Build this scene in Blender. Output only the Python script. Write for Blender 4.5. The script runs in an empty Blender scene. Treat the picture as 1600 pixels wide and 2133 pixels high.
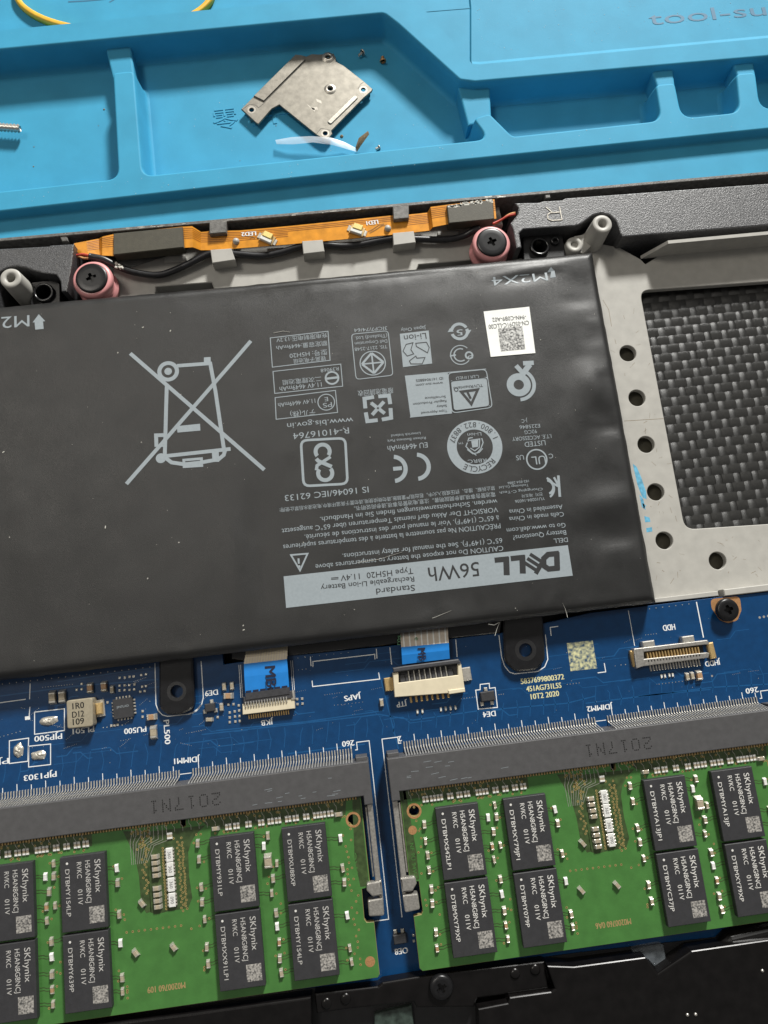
import bpy, math, random
from mathutils import Vector, Matrix
from mathutils.geometry import tessellate_polygon
random.seed(7)
S = 0.1                      # the script is written in millimetres, one Blender unit is one centimetre
scene = bpy.context.scene
col = scene.collection

# ---------------------------------------------------------------- camera
FPX = 1493.87                # focal length in pixels of a 1600 x 2133 frame
ROT = [math.radians(a) for a in (-9.994, 3.085, 6.806)]
CAM = Vector((-7.946, 18.648, 135.971))
R_ = Matrix.Rotation(ROT[2], 3, 'Z') @ Matrix.Rotation(ROT[0], 3, 'X') @ Matrix.Rotation(ROT[1], 3, 'Y')
RT = R_.transposed()
cd = bpy.data.cameras.new('camera')
cam = bpy.data.objects.new('camera', cd); col.objects.link(cam)
cam.matrix_world = Matrix.Translation(CAM * S) @ RT.to_4x4()
cd.sensor_fit = 'VERTICAL'; cd.sensor_height = 24.0; cd.lens = FPX / 2133 * 24.0
cd.clip_start = 0.5; cd.clip_end = 500
cd.dof.use_dof = True; cd.dof.focus_distance = 13.0; cd.dof.aperture_fstop = 24.0
scene.camera = cam

# ---------------------------------------------------------------- light
w = bpy.data.worlds.new('World'); scene.world = w; w.use_nodes = True
w.node_tree.nodes['Background'].inputs[0].default_value = (1.0, 0.97, 0.93, 1)
w.node_tree.nodes['Background'].inputs[1].default_value = 0.17
def lamp(name, direction, dist, size, power, color, target=(0, 55, 0), size_y=None):
    ld = bpy.data.lights.new(name, 'AREA'); ld.shape = 'RECTANGLE'
    ld.size = size * S; ld.size_y = (size_y or size) * S; ld.energy = power; ld.color = color
    o = bpy.data.objects.new(name, ld); col.objects.link(o)
    d = Vector(direction).normalized()
    o.location = (Vector(target) + d * dist) * S
    o.rotation_euler = d.to_track_quat('Z', 'Y').to_euler()
    return o
lamp('desk_lamp', (0.62, 1.55, .96), 2000, 250, 740000, (1.0, 0.985, 0.94))
lamp('ceiling_panel', (-0.46, 0.34, 1.0), 1500, 420, 48000, (1.0, 0.94, 0.84), size_y=300)
vs = scene.view_settings
vs.view_transform = 'Standard'; vs.look = 'None'; vs.exposure = 0.0; vs.gamma = 1.0
scene.cycles.use_denoising = True
scene.cycles.max_bounces = 8

# ---------------------------------------------------------------- helpers
def at(x, y, z):
    """the point of the horizontal plane z (mm) that stands at that spot of the 1600 x 2133 photograph"""
    d = RT @ Vector(((x - 800) / FPX, -(y - 1066.5) / FPX, -1.0))
    t = (z - CAM.z) / d.z
    return CAM + d * t
def at2(x, y, z):
    p = at(x, y, z); return (p.x, p.y)
def crop(ox, oy, s, z):
    return lambda x, y: at2(ox + x / s, oy + y / s, z)
def px(pts, z):
    return [at2(x, y, z) for x, y in pts]

MATS = {}
def M(name, c, rough=.5, metal=0., var=.08, vscale=6., bump=0., bscale=60., spec=.5, coat=0., c2=None, spots=None, aniso=0., trans=0., alpha=1., rvar=0., sheen=0., detail=4.):
    m = bpy.data.materials.new(name); m.use_nodes = True
    nt = m.node_tree; n = nt.nodes; L = nt.links
    b = n['Principled BSDF']
    b.inputs['Roughness'].default_value = rough; b.inputs['Metallic'].default_value = metal
    b.inputs['Specular IOR Level'].default_value = spec
    b.inputs['Coat Weight'].default_value = coat; b.inputs['Coat Roughness'].default_value = .15
    b.inputs['Anisotropic'].default_value = aniso
    b.inputs['Transmission Weight'].default_value = trans; b.inputs['Alpha'].default_value = alpha
    b.inputs['Sheen Weight'].default_value = sheen
    g = n.new('ShaderNodeNewGeometry')
    no = n.new('ShaderNodeTexNoise'); no.inputs['Scale'].default_value = vscale; no.inputs['Detail'].default_value = detail
    L.new(g.outputs['Position'], no.inputs['Vector'])
    rp = n.new('ShaderNodeValToRGB')
    e = rp.color_ramp.elements
    e[0].position = .3; e[1].position = .7
    k = c2 or tuple(min(1, x * (1 + var)) for x in c)
    lo = c if c2 else tuple(x * (1 - var) for x in c)
    e[0].color = (*lo, 1); e[1].color = (*k, 1)
    L.new(no.outputs['Fac'], rp.inputs['Fac'])
    out = rp.outputs['Color']
    if spots:                                    # (scale, threshold, colour): sparse specks of dust or grit
        vo = n.new('ShaderNodeTexVoronoi'); vo.inputs['Scale'].default_value = spots[0]
        L.new(g.outputs['Position'], vo.inputs['Vector'])
        lt = n.new('ShaderNodeMath'); lt.operation = 'LESS_THAN'; lt.inputs[1].default_value = spots[1]
        L.new(vo.outputs['Distance'], lt.inputs[0])
        mx = n.new('ShaderNodeMixRGB'); L.new(lt.outputs[0], mx.inputs[0]); L.new(out, mx.inputs[1])
        mx.inputs[2].default_value = (*spots[2], 1); out = mx.outputs[0]
    L.new(out, b.inputs['Base Color'])
    if rvar:
        ma = n.new('ShaderNodeMapRange'); ma.inputs['To Min'].default_value = max(0, rough - rvar); ma.inputs['To Max'].default_value = min(1, rough + rvar)
        n3 = n.new('ShaderNodeTexNoise'); n3.inputs['Scale'].default_value = vscale * 2.3; n3.inputs['Detail'].default_value = 5
        L.new(g.outputs['Position'], n3.inputs['Vector']); L.new(n3.outputs['Fac'], ma.inputs['Value']); L.new(ma.outputs[0], b.inputs['Roughness'])
    if bump:
        n2 = n.new('ShaderNodeTexNoise'); n2.inputs['Scale'].default_value = bscale; n2.inputs['Detail'].default_value = 3
        L.new(g.outputs['Position'], n2.inputs['Vector'])
        bu = n.new('ShaderNodeBump'); bu.inputs['Strength'].default_value = bump; bu.inputs['Distance'].default_value = .01
        L.new(n2.outputs['Fac'], bu.inputs['Height']); L.new(bu.outputs[0], b.inputs['Normal'])
    MATS[name] = m
    return m
M('silicone', (.046, .300, .480), .62, var=.07, vscale=1.3, detail=9, bump=.25, bscale=90, spec=.2, spots=(22, .045, (.35, .6, .7)))
M('silicone_groove_shade', (.02, .13, .24), .6)  # darker blue puts the shade of engraved grooves into flat marks
M('yellow', (.75, .42, .03), .5)
M('steel', (.23, .215, .185), .48, .85, var=.16, vscale=7, bump=.10, bscale=30, rvar=.14)
M('steel_worn', (.40, .375, .33), .45, .8, var=.2, vscale=20)
M('silver', (.55, .53, .48), .33, .65, var=.15, vscale=30, rvar=.1)
M('solder', (.60, .57, .50), .28, .6, var=.2, vscale=60, bump=.3, bscale=80)
M('gold', (.62, .44, .20), .35, .6, var=.15, vscale=40)
M('copper', (.62, .33, .15), .38, .6, var=.2, vscale=40)
M('magnesium', (.385, .375, .345), .5, .0, var=.07, vscale=5, detail=9, bump=.08, bscale=45, spec=.5, rvar=.1)
M('black_plastic', (.012, .012, .013), .42, var=.2, vscale=8, bump=.25, bscale=60)
M('screw_black', (.011, .011, .012), .32, .3, var=.2, vscale=20)
M('tin', (.52, .50, .46), .32, .75, var=.2, vscale=25, rvar=.12)
M('black_gloss', (.010, .010, .011), .22, var=.2, vscale=8, bump=.1, bscale=20)
M('speaker_plastic', (.062, .063, .067), .38, var=.5, vscale=45, bump=1.0, bscale=48, spec=.7)
M('lip_plastic', (.12, .116, .108), .5, var=.4, vscale=12, bump=.6, bscale=40)
M('via_gold', (.42, .31, .12), .35, .35, var=.3, vscale=30)
M('battery_film', (.0130, .0131, .0130), .42, var=.18, vscale=1.1, bump=.4, bscale=95, spec=.58, rvar=.12, detail=8)
M('print_gray', (.27, .31, .335), .5, var=.05, vscale=20)
M('print_dark', (.022, .023, .024), .5, var=.05)
M('sticker', (.82, .83, .80), .45, var=.03)
M('sticker_ink', (.03, .03, .03), .5)
M('code_patch', (.16, .15, .14), .6, var=.45, vscale=70)
M('code_patch_dark', (.04, .04, .04), .5, c2=(.62, .62, .60), vscale=26, detail=1)
M('speckle_yellow', (.02, .06, .12), .6, c2=(.60, .58, .32), vscale=14, detail=1)
M('carbon', (.022, .022, .021), .36, var=.25, vscale=60, spec=.65, aniso=.9, bump=.3, bscale=160)
M('pcb_blue', (.0038, .041, .125), .30, var=.10, vscale=6, bump=.12, bscale=30, spec=.4, coat=.1)
M('pcb_trace', (.007, .072, .20), .3, var=.1, coat=.2)
M('silk', (.72, .74, .74), .6, var=.06, vscale=40)
M('silk_yellow', (.62, .60, .33), .6, var=.08, vscale=40)
M('pcb_green', (.052, .160, .036), .36, var=.10, vscale=5, bump=.12, bscale=40, coat=.2)
M('pcb_green_dark', (.040, .068, .022), .36, var=.35, vscale=9, coat=.2)
M('pcb_edge', (.24, .20, .08), .6, var=.15)
M('chip', (.028, .028, .031), .55, var=.12, vscale=12, bump=.3, bscale=120, rvar=.08)
M('chip_print', (.62, .61, .58), .6, var=.15, vscale=40)
M('ceramic', (.34, .29, .21), .45, var=.15, vscale=30)
M('ceramic_brown', (.36, .22, .12), .45, var=.15, vscale=30)
M('resistor_white', (.66, .66, .63), .4, var=.08, vscale=40)
M('resistor_ink', (.12, .12, .12), .5)
M('socket', (.068, .067, .069), .5, var=.10, vscale=8, bump=.3, bscale=90, rvar=.1)
M('socket_ink', (.004, .004, .004), .5)
M('cream', (.62, .55, .40), .5, var=.06)
M('lever', (.05, .05, .055), .4, var=.15, vscale=20)
M('ribbon', (.56, .49, .41), .5, var=.08, vscale=10)
M('ribbon_blue', (.015, .21, .62), .4, var=.06, spec=.5)
M('ribbon_ink', (.005, .008, .03), .5)
M('ribbon_green', (.10, .25, .12), .6)
M('patch_plastic', (.035, .050, .042), .35, var=.5, vscale=10)
M('inductor', (.34, .30, .22), .5, .3, var=.08, vscale=20, bump=.2, bscale=90)
M('flex', (.66, .27, .022), .3, .15, var=.2, vscale=6, coat=.4)
M('flex_trace', (.30, .10, .012), .35, .1, var=.1)
M('foam', (.055, .050, .034), .6, var=.15, vscale=10, bump=.3, bscale=60)
M('pink', (.62, .27, .27), .45, var=.06, coat=.15)
M('cable', (.014, .014, .016), .36, var=.3, vscale=20)
M('red_wire', (.45, .05, .03), .45)
M('led', (.80, .62, .22), .4, var=.3, vscale=60)
M('shield', (.0045, .004, .004), .27, var=.3, vscale=5, spec=.35, bump=.06, bscale=8)
M('clear', (.55, .62, .68), .12, var=.3, vscale=8, trans=.6, alpha=.35)
M('film', (.80, .86, .92), .25, var=.05, trans=.35, alpha=.6)
M('grime', (.18, .13, .07), .8, var=.4, vscale=30)
M('dust', (.55, .54, .49), .9)
M('lint', (.36, .52, .58), .9)
M('chip_print_faint', (.44, .43, .41), .6, var=.2, vscale=40)
M('marker', (.10, .34, .50), .6, var=.3, vscale=15)

def area2(p):
    return sum(p[i][0] * p[(i + 1) % len(p)][1] - p[(i + 1) % len(p)][0] * p[i][1] for i in range(len(p))) / 2
def ccw(p):
    p = [tuple(q[:2]) for q in p]
    return p if area2(p) > 0 else p[::-1]
def inset(p, d):
    """polygon (counter-clockwise) moved inwards by d"""
    n = len(p); out = []
    for i in range(n):
        a = Vector(p[i - 1]); b = Vector(p[i]); c = Vector(p[(i + 1) % n])
        e1 = (b - a); e2 = (c - b)
        if e1.length < 1e-6 or e2.length < 1e-6: out.append(tuple(b)); continue
        e1.normalize(); e2.normalize()
        n1 = Vector((-e1.y, e1.x)); n2 = Vector((-e2.y, e2.x))
        k = n1 + n2
        if k.length < 1e-4: k = n1
        k.normalize(); s = d / max(.35, k.dot(n1))
        out.append((b.x + k.x * s, b.y + k.y * s))
    return out
def rpoly(p, r, n=5):
    """polygon with its corners rounded; r one radius or one for each corner"""
    out = []; N = len(p)
    for i in range(N):
        a = Vector(p[i - 1][:2]); b = Vector(p[i][:2]); c = Vector(p[(i + 1) % N][:2])
        ri = r[i] if isinstance(r, (list, tuple)) else r
        u = a - b; v = c - b; lu = u.length; lv = v.length
        if ri <= 0 or lu < 1e-6 or lv < 1e-6: out.append(tuple(b)); continue
        u /= lu; v /= lv
        ang = u.angle(v)
        t = min(ri / max(math.tan(ang / 2), 1e-3), .48 * lu, .48 * lv)
        s = b + u * t; e = b + v * t
        for k in range(n + 1):
            f = k / n
            out.append(tuple(s * (1 - f) ** 2 + b * 2 * f * (1 - f) + e * f * f))
    return out
def circle(c, r, n=24, a0=0.):
    return [(c[0] + r * math.cos(a0 + 2 * math.pi * k / n), c[1] + r * math.sin(a0 + 2 * math.pi * k / n)) for k in range(n)]

class MB:
    """collects faces in millimetres; build() links them as one mesh object"""
    def __init__(s): s.v = []; s.f = []; s.m = []; s.sm = []
    def add(s, v, f, mi=0, sm=False):
        o = len(s.v); s.v += [tuple(q) for q in v]
        for q in f: s.f.append([o + i for i in q]); s.m.append(mi); s.sm.append(sm)
        return s
    def prism(s, p, z0, z1, ch=0., mi=0, zf=None, steps=1):
        p = ccw(p); n = len(p)
        rings = [[(x, y, z0) for x, y in p]]
        if ch > 0:
            for k in range(steps + 1):
                a = math.pi / 2 * k / steps
                q = inset(p, ch * (1 - math.cos(a)))
                rings.append([(x, y, z1 - ch + ch * math.sin(a)) for x, y in q])
        else: rings.append([(x, y, z1) for x, y in p])
        v = [q for r in rings for q in r]; f = []
        for k in range(len(rings) - 1):
            for i in range(n):
                j = (i + 1) % n
                f.append((k * n + i, k * n + j, (k + 1) * n + j, (k + 1) * n + i))
        t = (len(rings) - 1) * n
        if n <= 4: f += [tuple(t + i for i in range(n)), tuple(reversed(range(n)))]
        else:
            for tri in tessellate_polygon([[Vector(q) for q in rings[-1]]]): f.append(tuple(t + i for i in tri))
            f.append(tuple(reversed(range(n))))
        return s.add(v, f, mi)
    def box(s, c, d, z0, z1, rot=0., ch=0., mi=0):
        ca, sa = math.cos(rot), math.sin(rot)
        p = [(c[0] + ca * x - sa * y, c[1] + sa * x + ca * y) for x, y in ((-d[0] / 2, -d[1] / 2), (d[0] / 2, -d[1] / 2), (d[0] / 2, d[1] / 2), (-d[0] / 2, d[1] / 2))]
        return s.prism(p, z0, z1, ch, mi)
    def plate(s, outer, holes, z0, z1, mi=0, ch=0., wall_mi=None):
        """flat plate with holes, its outer edge and its holes chamfered"""
        wm = mi if wall_mi is None else wall_mi
        o = ccw(outer); loops = [o] + [ccw(h)[::-1] for h in holes]
        tops = [inset(l, ch) if ch else l for l in loops]
        flat = [q for l in tops for q in l]
        tris = tessellate_polygon([[Vector((x, y, 0)) for x, y in l] for l in tops])
        def up(t):
            a, b, c = (flat[i] for i in t)
            return t if (b[0] - a[0]) * (c[1] - a[1]) - (b[1] - a[1]) * (c[0] - a[0]) > 0 else t[::-1]
        s.add([(x, y, z1) for x, y in flat], [up(t) for t in tris], mi)
        for l, t in zip(loops, tops):
            n = len(l); v = [(x, y, z0) for x, y in l]; f = []
            if ch: v += [(x, y, z1 - ch) for x, y in l]
            v += [(x, y, z1) for x, y in t]
            for k in range(2 if ch else 1):
                for i in range(n):
                    j = (i + 1) % n; f.append((k * n + i, k * n + j, (k + 1) * n + j, (k + 1) * n + i))
            s.add(v, f, wm)
        return s
    def sheet(s, p, z, mi=0):
        p = ccw(p)
        zf = z if callable(z) else (lambda x, y: z)
        v = [(x, y, zf(x, y)) for x, y in p]
        if len(p) == 4: f = [(0, 1, 2, 3)]
        else: f = [tuple(t) for t in tessellate_polygon([[Vector((x, y, 0)) for x, y in p]])]
        return s.add(v, f, mi)
    def quad_grid(s, a, b, c, d, z, nx, ny, mi=0):
        zf = z if callable(z) else (lambda x, y: z)
        v = []
        for j in range(ny + 1):
            for i in range(nx + 1):
                u, w_ = i / nx, j / ny
                x = (a[0] * (1 - u) + b[0] * u) * (1 - w_) + (d[0] * (1 - u) + c[0] * u) * w_
                y = (a[1] * (1 - u) + b[1] * u) * (1 - w_) + (d[1] * (1 - u) + c[1] * u) * w_
                v.append((x, y, zf(x, y)))
        f = [(j * (nx + 1) + i, j * (nx + 1) + i + 1, (j + 1) * (nx + 1) + i + 1, (j + 1) * (nx + 1) + i) for j in range(ny) for i in range(nx)]
        return s.add(v, f, mi)
    def line(s, pts, wd, z, closed=False, mi=0, seg=2.5):
        """flat stroke of width wd"""
        zf = z if callable(z) else (lambda x, y: z)
        P = [Vector(p[:2]) for p in pts]
        if closed: P.append(P[0])
        Q = [P[0]]
        for a, b in zip(P, P[1:]):
            k = max(1, int((b - a).length / seg))
            for i in range(1, k + 1): Q.append(a.lerp(b, i / k))
        n = len(Q); v = []
        for i in range(n):
            a = Q[i - 1] if i else (Q[-2] if closed else Q[i])
            c = Q[i + 1] if i < n - 1 else (Q[1] if closed else Q[i])
            e1 = (Q[i] - a); e2 = (c - Q[i])
            if e1.length < 1e-6: e1 = e2
            if e2.length < 1e-6: e2 = e1
            e1 = e1.normalized(); e2 = e2.normalized()
            n1 = Vector((-e1.y, e1.x)); t = (n1 + Vector((-e2.y, e2.x)))
            t = t.normalized() if t.length > 1e-3 else n1
            k = wd / 2 / max(.4, t.dot(n1))
            for sg in (1, -1):
                q = Q[i] + t * k * sg; v.append((q.x, q.y, zf(q.x, q.y)))
        return s.add(v, [(2 * i, 2 * i + 1, 2 * i + 3, 2 * i + 2) for i in range(n - 1)], mi)
    def ring(s, c, r0, r1, z, a0=0, a1=360, n=32, mi=0):
        zf = z if callable(z) else (lambda x, y: z)
        v = []; full = abs(a1 - a0) >= 360
        for k in range(n + 1):
            a = math.radians(a0 + (a1 - a0) * k / n)
            for r in (r0, r1):
                x, y = c[0] + r * math.cos(a), c[1] + r * math.sin(a); v.append((x, y, zf(x, y)))
        return s.add(v, [(2 * k, 2 * k + 1, 2 * k + 3, 2 * k + 2) for k in range(n)], mi)
    def disc(s, c, r, z, n=24, mi=0):
        return s.sheet(circle(c, r, n), z, mi)
    def lathe(s, c, prof, n=28, mi=0, sm=True, axis=None):
        v = []; f = []
        for r, z in prof:
            for k in range(n):
                a = 2 * math.pi * k / n; v.append((c[0] + r * math.cos(a), c[1] + r * math.sin(a), z))
        for j in range(len(prof) - 1):
            for k in range(n):
                l = (k + 1) % n; f.append((j * n + k, j * n + l, (j + 1) * n + l, (j + 1) * n + k))
        return s.add(v, f, mi, sm)
    def tube(s, pts, r, n=10, mi=0, cap=True, closed=False):
        P = [Vector(p) for p in pts]; N = len(P); v = []; f = []
        for i in range(N):
            a = P[i - 1] if (i or closed) else P[i]; b = P[(i + 1) % N] if (i < N - 1 or closed) else P[i]
            t = (b - a).normalized()
            u = t.cross(Vector((0, 0, 1)));
            if u.length < 1e-3: u = Vector((1, 0, 0))
            u.normalize(); w_ = u.cross(t)
            rr = r[i] if isinstance(r, (list, tuple)) else r
            for k in range(n):
                q = P[i] + (u * math.cos(2 * math.pi * k / n) + w_ * math.sin(2 * math.pi * k / n)) * rr
                v.append(tuple(q))
        M_ = N if closed else N - 1
        for i in range(M_):
            for k in range(n):
                l = (k + 1) % n; j = (i + 1) % N
                f.append((i * n + k, i * n + l, j * n + l, j * n + k))
        if cap and not closed: f += [tuple(range(n)), tuple((N - 1) * n + k for k in reversed(range(n)))]
        return s.add(v, f, mi, True)
    def strip(s, prof, a, b, mi=0):
        """a sheet whose profile is a list of (left point, right point) pairs in 3-D"""
        v = [q for pr in prof for q in pr]
        return s.add(v, [(2 * i, 2 * i + 1, 2 * i + 3, 2 * i + 2) for i in range(len(prof) - 1)], mi)
    def mesh(s, name, mats, o):
        me = bpy.data.meshes.new(name)
        me.from_pydata([((x - o[0]) * S, (y - o[1]) * S, (z - o[2]) * S) for x, y, z in s.v], [], s.f)
        for m in ([mats] if isinstance(mats, str) else mats): me.materials.append(MATS[m])
        me.polygons.foreach_set('material_index', s.m); me.polygons.foreach_set('use_smooth', s.sm)
        me.update(); return me
    def build(s, name, mats, parent=None, label=None, kind=None, cat=None, group=None):
        xs, ys, zs = zip(*s.v)
        o = ((min(xs) + max(xs)) / 2, (min(ys) + max(ys)) / 2, min(zs))
        return put(s.mesh(name, mats, o), name, o, parent, label, kind, cat, group)
def put(me, name, o, parent=None, label=None, kind=None, cat=None, group=None, rot=0.):
    ob = bpy.data.objects.new(name, me); col.objects.link(ob)
    base = Vector((0, 0, 0))
    if parent is not None:
        ob.parent = parent; base = Vector(parent['_o'])
    ob.location = (Vector(o) - base) * S
    ob.rotation_euler = (0, 0, rot)
    ob['_o'] = tuple(o)
    if label: ob['label'] = label
    if kind: ob['kind'] = kind
    if cat: ob['category'] = cat
    if group: ob['group'] = group
    return ob
def thing(name, label, cat, o, group=None):
    e = bpy.data.objects.new(name, None); col.objects.link(e); e.empty_display_size = .2
    e.location = Vector(o) * S; e['_o'] = tuple(o); e['label'] = label; e['category'] = cat
    if group: e['group'] = group
    return e
TXT = {}
def text_mesh(s_, ext=0.):
    if (s_, ext) not in TXT:
        c = bpy.data.curves.new('t', 'FONT'); c.body = s_; c.size = 1; c.resolution_u = 3; c.extrude = ext
        o = bpy.data.objects.new('t', c); col.objects.link(o)
        dg = bpy.context.evaluated_depsgraph_get(); dg.update()
        me = bpy.data.meshes.new_from_object(o.evaluated_get(dg))
        TXT[(s_, ext)] = ([tuple(q.co) for q in me.vertices], [tuple(p.vertices) for p in me.polygons])
        bpy.data.objects.remove(o); bpy.data.curves.remove(c); bpy.data.meshes.remove(me)
    return TXT[(s_, ext)]
def lettering(mb, s_, a, b, z, cap=None, mi=0, bold=0., ext=0.):
    """writes s_ flat on the surface z, its base line running from a to b (mm); cap is the height of a capital"""
    v, f = text_mesh(s_, ext)
    x0 = min(q[0] for q in v); x1 = max(q[0] for q in v)
    A = Vector(a[:2]); B = Vector(b[:2]); u = B - A; k = u.length / (x1 - x0); u.normalize(); n = Vector((-u.y, u.x))
    ky = cap / .729 if cap else k
    zf = z if callable(z) else (lambda x, y: z)
    for dx in ((0,) if not bold else (-bold, bold)):
        vv = []
        for i, q in enumerate(v):
            p = A + u * ((q[0] - x0) * k + dx) + n * (q[1] * ky)
            vv.append((p.x, p.y, zf(p.x, p.y) + q[2] + (0 if dx <= 0 else .004)))
        mb.add(vv, f, mi)
    return mb
def words(parent, s_, a, b, z, mat, cap=None, name='printed_text', bold=0.):
    return lettering(MB(), s_, a, b, z, cap, 0, bold).build(name, mat, parent)

def cross_screw(root, c, r, z0, z, rot, mat_='screw_black', name='screw_head', dome=.25, cl=None, cw=None):
    """screw head with a real cross recess"""
    cl = cl or r * .42; cw = cw or r * .13; ri = r * .62
    hd = MB().lathe(c, [(r * .8, z0), (r, z0 + (z - z0) * .15), (r, z - dome), (r * .96, z - dome * .45), (r * .84, z - dome * .1), (ri, z)], 36)
    cr = []
    for k in range(4):
        a = rot + k * math.pi / 2; u = Vector((math.cos(a), math.sin(a))); n = Vector((-u.y, u.x)); C = Vector(c[:2])
        cr += [tuple(C + u * cl - n * cw), tuple(C + u * cl + n * cw), tuple(C + u * cw * 1.3 + n * cw * 1.3)]
    hd.plate(circle(c, ri, 36), [cr], z - .7, z)
    hd.disc(c, ri * .9, z - .68, 16)
    return hd.build(name, mat_, root)
# ================================================================ the blue repair mat
ZR, ZM, ZF = -10.8, -13.4, -17.6           # rim of the parts tray, flat work area, tray floor
mat = thing('repair_mat', 'blue silicone repair mat with moulded parts tray under the laptop', 'mat', (0, 60, -19.5))
near = lambda x: (x, 398 - .1071 * x)      # front edge of the tray openings
T = lambda p: px(p, ZR)
trench = T([(-260, 128), (-100, 112.5), (300, 74.5), (800, 27), (830, 50), (958, 166), (990, 170), (1300, 143), (1600, 117), (1790, 101)] +
           [(1790, near(1790)[1]), near(1584),
            (1574, 150), (1534, 153), near(1542), near(1421), (1406, 172), (1366, 176), near(1378), near(1068),
            (1020, 236), (985, 246), near(1018), near(297), (279, 147), (235, 151), near(247), near(-260)])
rr = [0, 0, 0, 2.2, 0, 1.5, 1.5, 0, 0, 0] + [0, 3.2, 1.2, 1.2, 3.2, 3.2, 1.2, 1.2, 3.2, 1.8, 1.2, 1.2, 2.4, 2.6, 1.2, 1.2, 2.8, 0]
trench = ccw(rpoly(trench, rr, 6))
outer_near = px([(-260, 466), (0, 437), (800, 347), (1600, 265), (1790, 246)], ZR)
far_l = px([(-260, 90), (0, 63.5), (640, 0), (848, -21)], ZR)
rim_far = far_l + px([(984, 133), (1000, 134), (1600, 79), (1790, 62)], ZR)
mb = MB()
# rim: its top face with the opening cut out, then the wall of the opening in rings going down
def ring_walls(mb, loop, prof, mi=0, smooth=True):
    n = len(loop); v = []
    for d, z in prof: v += [(x, y, z) for x, y in inset(loop, d)]
    f = [(k * n + i, k * n + (i + 1) % n, (k + 1) * n + (i + 1) % n, (k + 1) * n + i) for k in range(len(prof) - 1) for i in range(n)]
    mb.add(v, f, mi, smooth)
outer = ccw(outer_near + rim_far[::-1])
import bmesh
def filled(loops, z):
    """flat face bounded by the first loop with the others cut out of it"""
    bm = bmesh.new(); es = []
    for l in loops:
        vs_ = [bm.verts.new((x, y, z)) for x, y in l]
        es += [bm.edges.new((vs_[i], vs_[(i + 1) % len(vs_)])) for i in range(len(vs_))]
    bmesh.ops.triangle_fill(bm, edges=es, use_beauty=True, use_dissolve=False)
    bm.verts.index_update()
    v = [tuple(q.co) for q in bm.verts]; f = [tuple(q.index for q in k.verts) for k in bm.faces]
    bm.free(); return v, f
mb.add(*filled([outer, inset(trench, -.45)], ZR))
prof = [(-.45, ZR), (-.3, ZR - .03), (-.12, ZR - .14), (0, ZR - .4), (.25, ZR - 2), (.6, ZF + 1.3), (.75, ZF + .7), (1.05, ZF + .25), (1.5, ZF)]
ring_walls(mb, trench, prof)
mb.add(*filled([inset(trench, 1.5)], ZF))
# low saddles where a divider meets the back wall
def saddle(pts, z):
    mb.prism(px(pts, z), ZF - .2, z, .5, 0, steps=3)
saddle([(215, 80), (270, 75), (282, 170), (237, 174)], -13.3)
saddle([(950, 166), (1020, 166), (1024, 250), (975, 262)], -13.0)
saddle([(1352, 128), (1400, 124), (1408, 190), (1374, 194)], -12.4)
saddle([(1520, 112), (1566, 108), (1576, 164), (1540, 168)], -12.4)
# front wall of the rim and the flat area the laptop lies on
v = []; nn = len(outer_near)
for dy, z in ((0, ZR), (-.25, ZR - .06), (-.45, ZR - .35), (-.75, ZM + .5), (-.95, ZM + .12), (-1.4, ZM)):
    v += [(x, y + dy, z) for x, y in outer_near]
mb.add(v, [(k * nn + i, k * nn + i + 1, (k + 1) * nn + i + 1, (k + 1) * nn + i) for k in range(5) for i in range(nn - 1)], 0, True)
fl = [(x, y - 1.4) for x, y in outer_near]
mb.sheet(fl + [(130, -75), (-130, -75)], ZM)
# upper left basin beyond the rim, upper right raised panel
ZB = -15.6
v = [(x, y, ZR) for x, y in far_l] + [(x, y + .6, ZB) for x, y in far_l]
nl = len(far_l); mb.add(v, [(i, i + 1, nl + i + 1, nl + i) for i in range(nl - 1)])
fb = [(x, y + .6) for x, y in far_l]
mb.sheet(fb + [(fb[-1][0] + 8, fb[-1][1] + 60), (fb[0][0], fb[0][1] + 60)], ZB)
ZT = ZR - .45
pr = px([(984, 133), (1000, 134), (1600, 79), (1790, 62)], ZR)
v = []
for dy, z in ((0, ZR), (.3, ZR - .08), (.7, ZT + .1), (1.1, ZT)): v += [(x, y + dy, z) for x, y in pr]
mb.add(v, [(k * 4 + i, k * 4 + i + 1, (k + 1) * 4 + i + 1, (k + 1) * 4 + i) for k in range(3) for i in range(3)], 0, True)
pb = [(x, y + 1.1) for x, y in pr]
step = px([(1004, 128), (982, 16), (975, -60), (960, -260)], ZT)
mb.sheet([pb[0]] + step[1:] + [(pb[-1][0] + 4, step[-1][1]), pb[-1], pb[-2], pb[-3]], ZT)
v = [(x, y, ZT) for x, y in [pb[0]] + step[1:]] + [(x - .35, y, ZT - .5) for x, y in [pb[0]] + step[1:]]
mb.add(v, [(i, i + 1, 5 + i, 4 + i) for i in range(3)])
dg = px([(848, -21), (984, 133)], ZR)
mb.sheet([(dg[0][0], dg[0][1]), (dg[1][0], dg[1][1]), (pb[0][0], pb[0][1] + .2)] + [(x - .35, y) for x, y in step[1:]] + [(dg[0][0] - 3, step[-1][1])], ZT - .5)
mb.quad_grid(at2(872, 26, ZT - .45), at2(983, 17, ZT - .45), at2(983, 14.5, ZT - .45), at2(870, 23, ZT - .45), ZT - .42, 1, 1)
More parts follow.
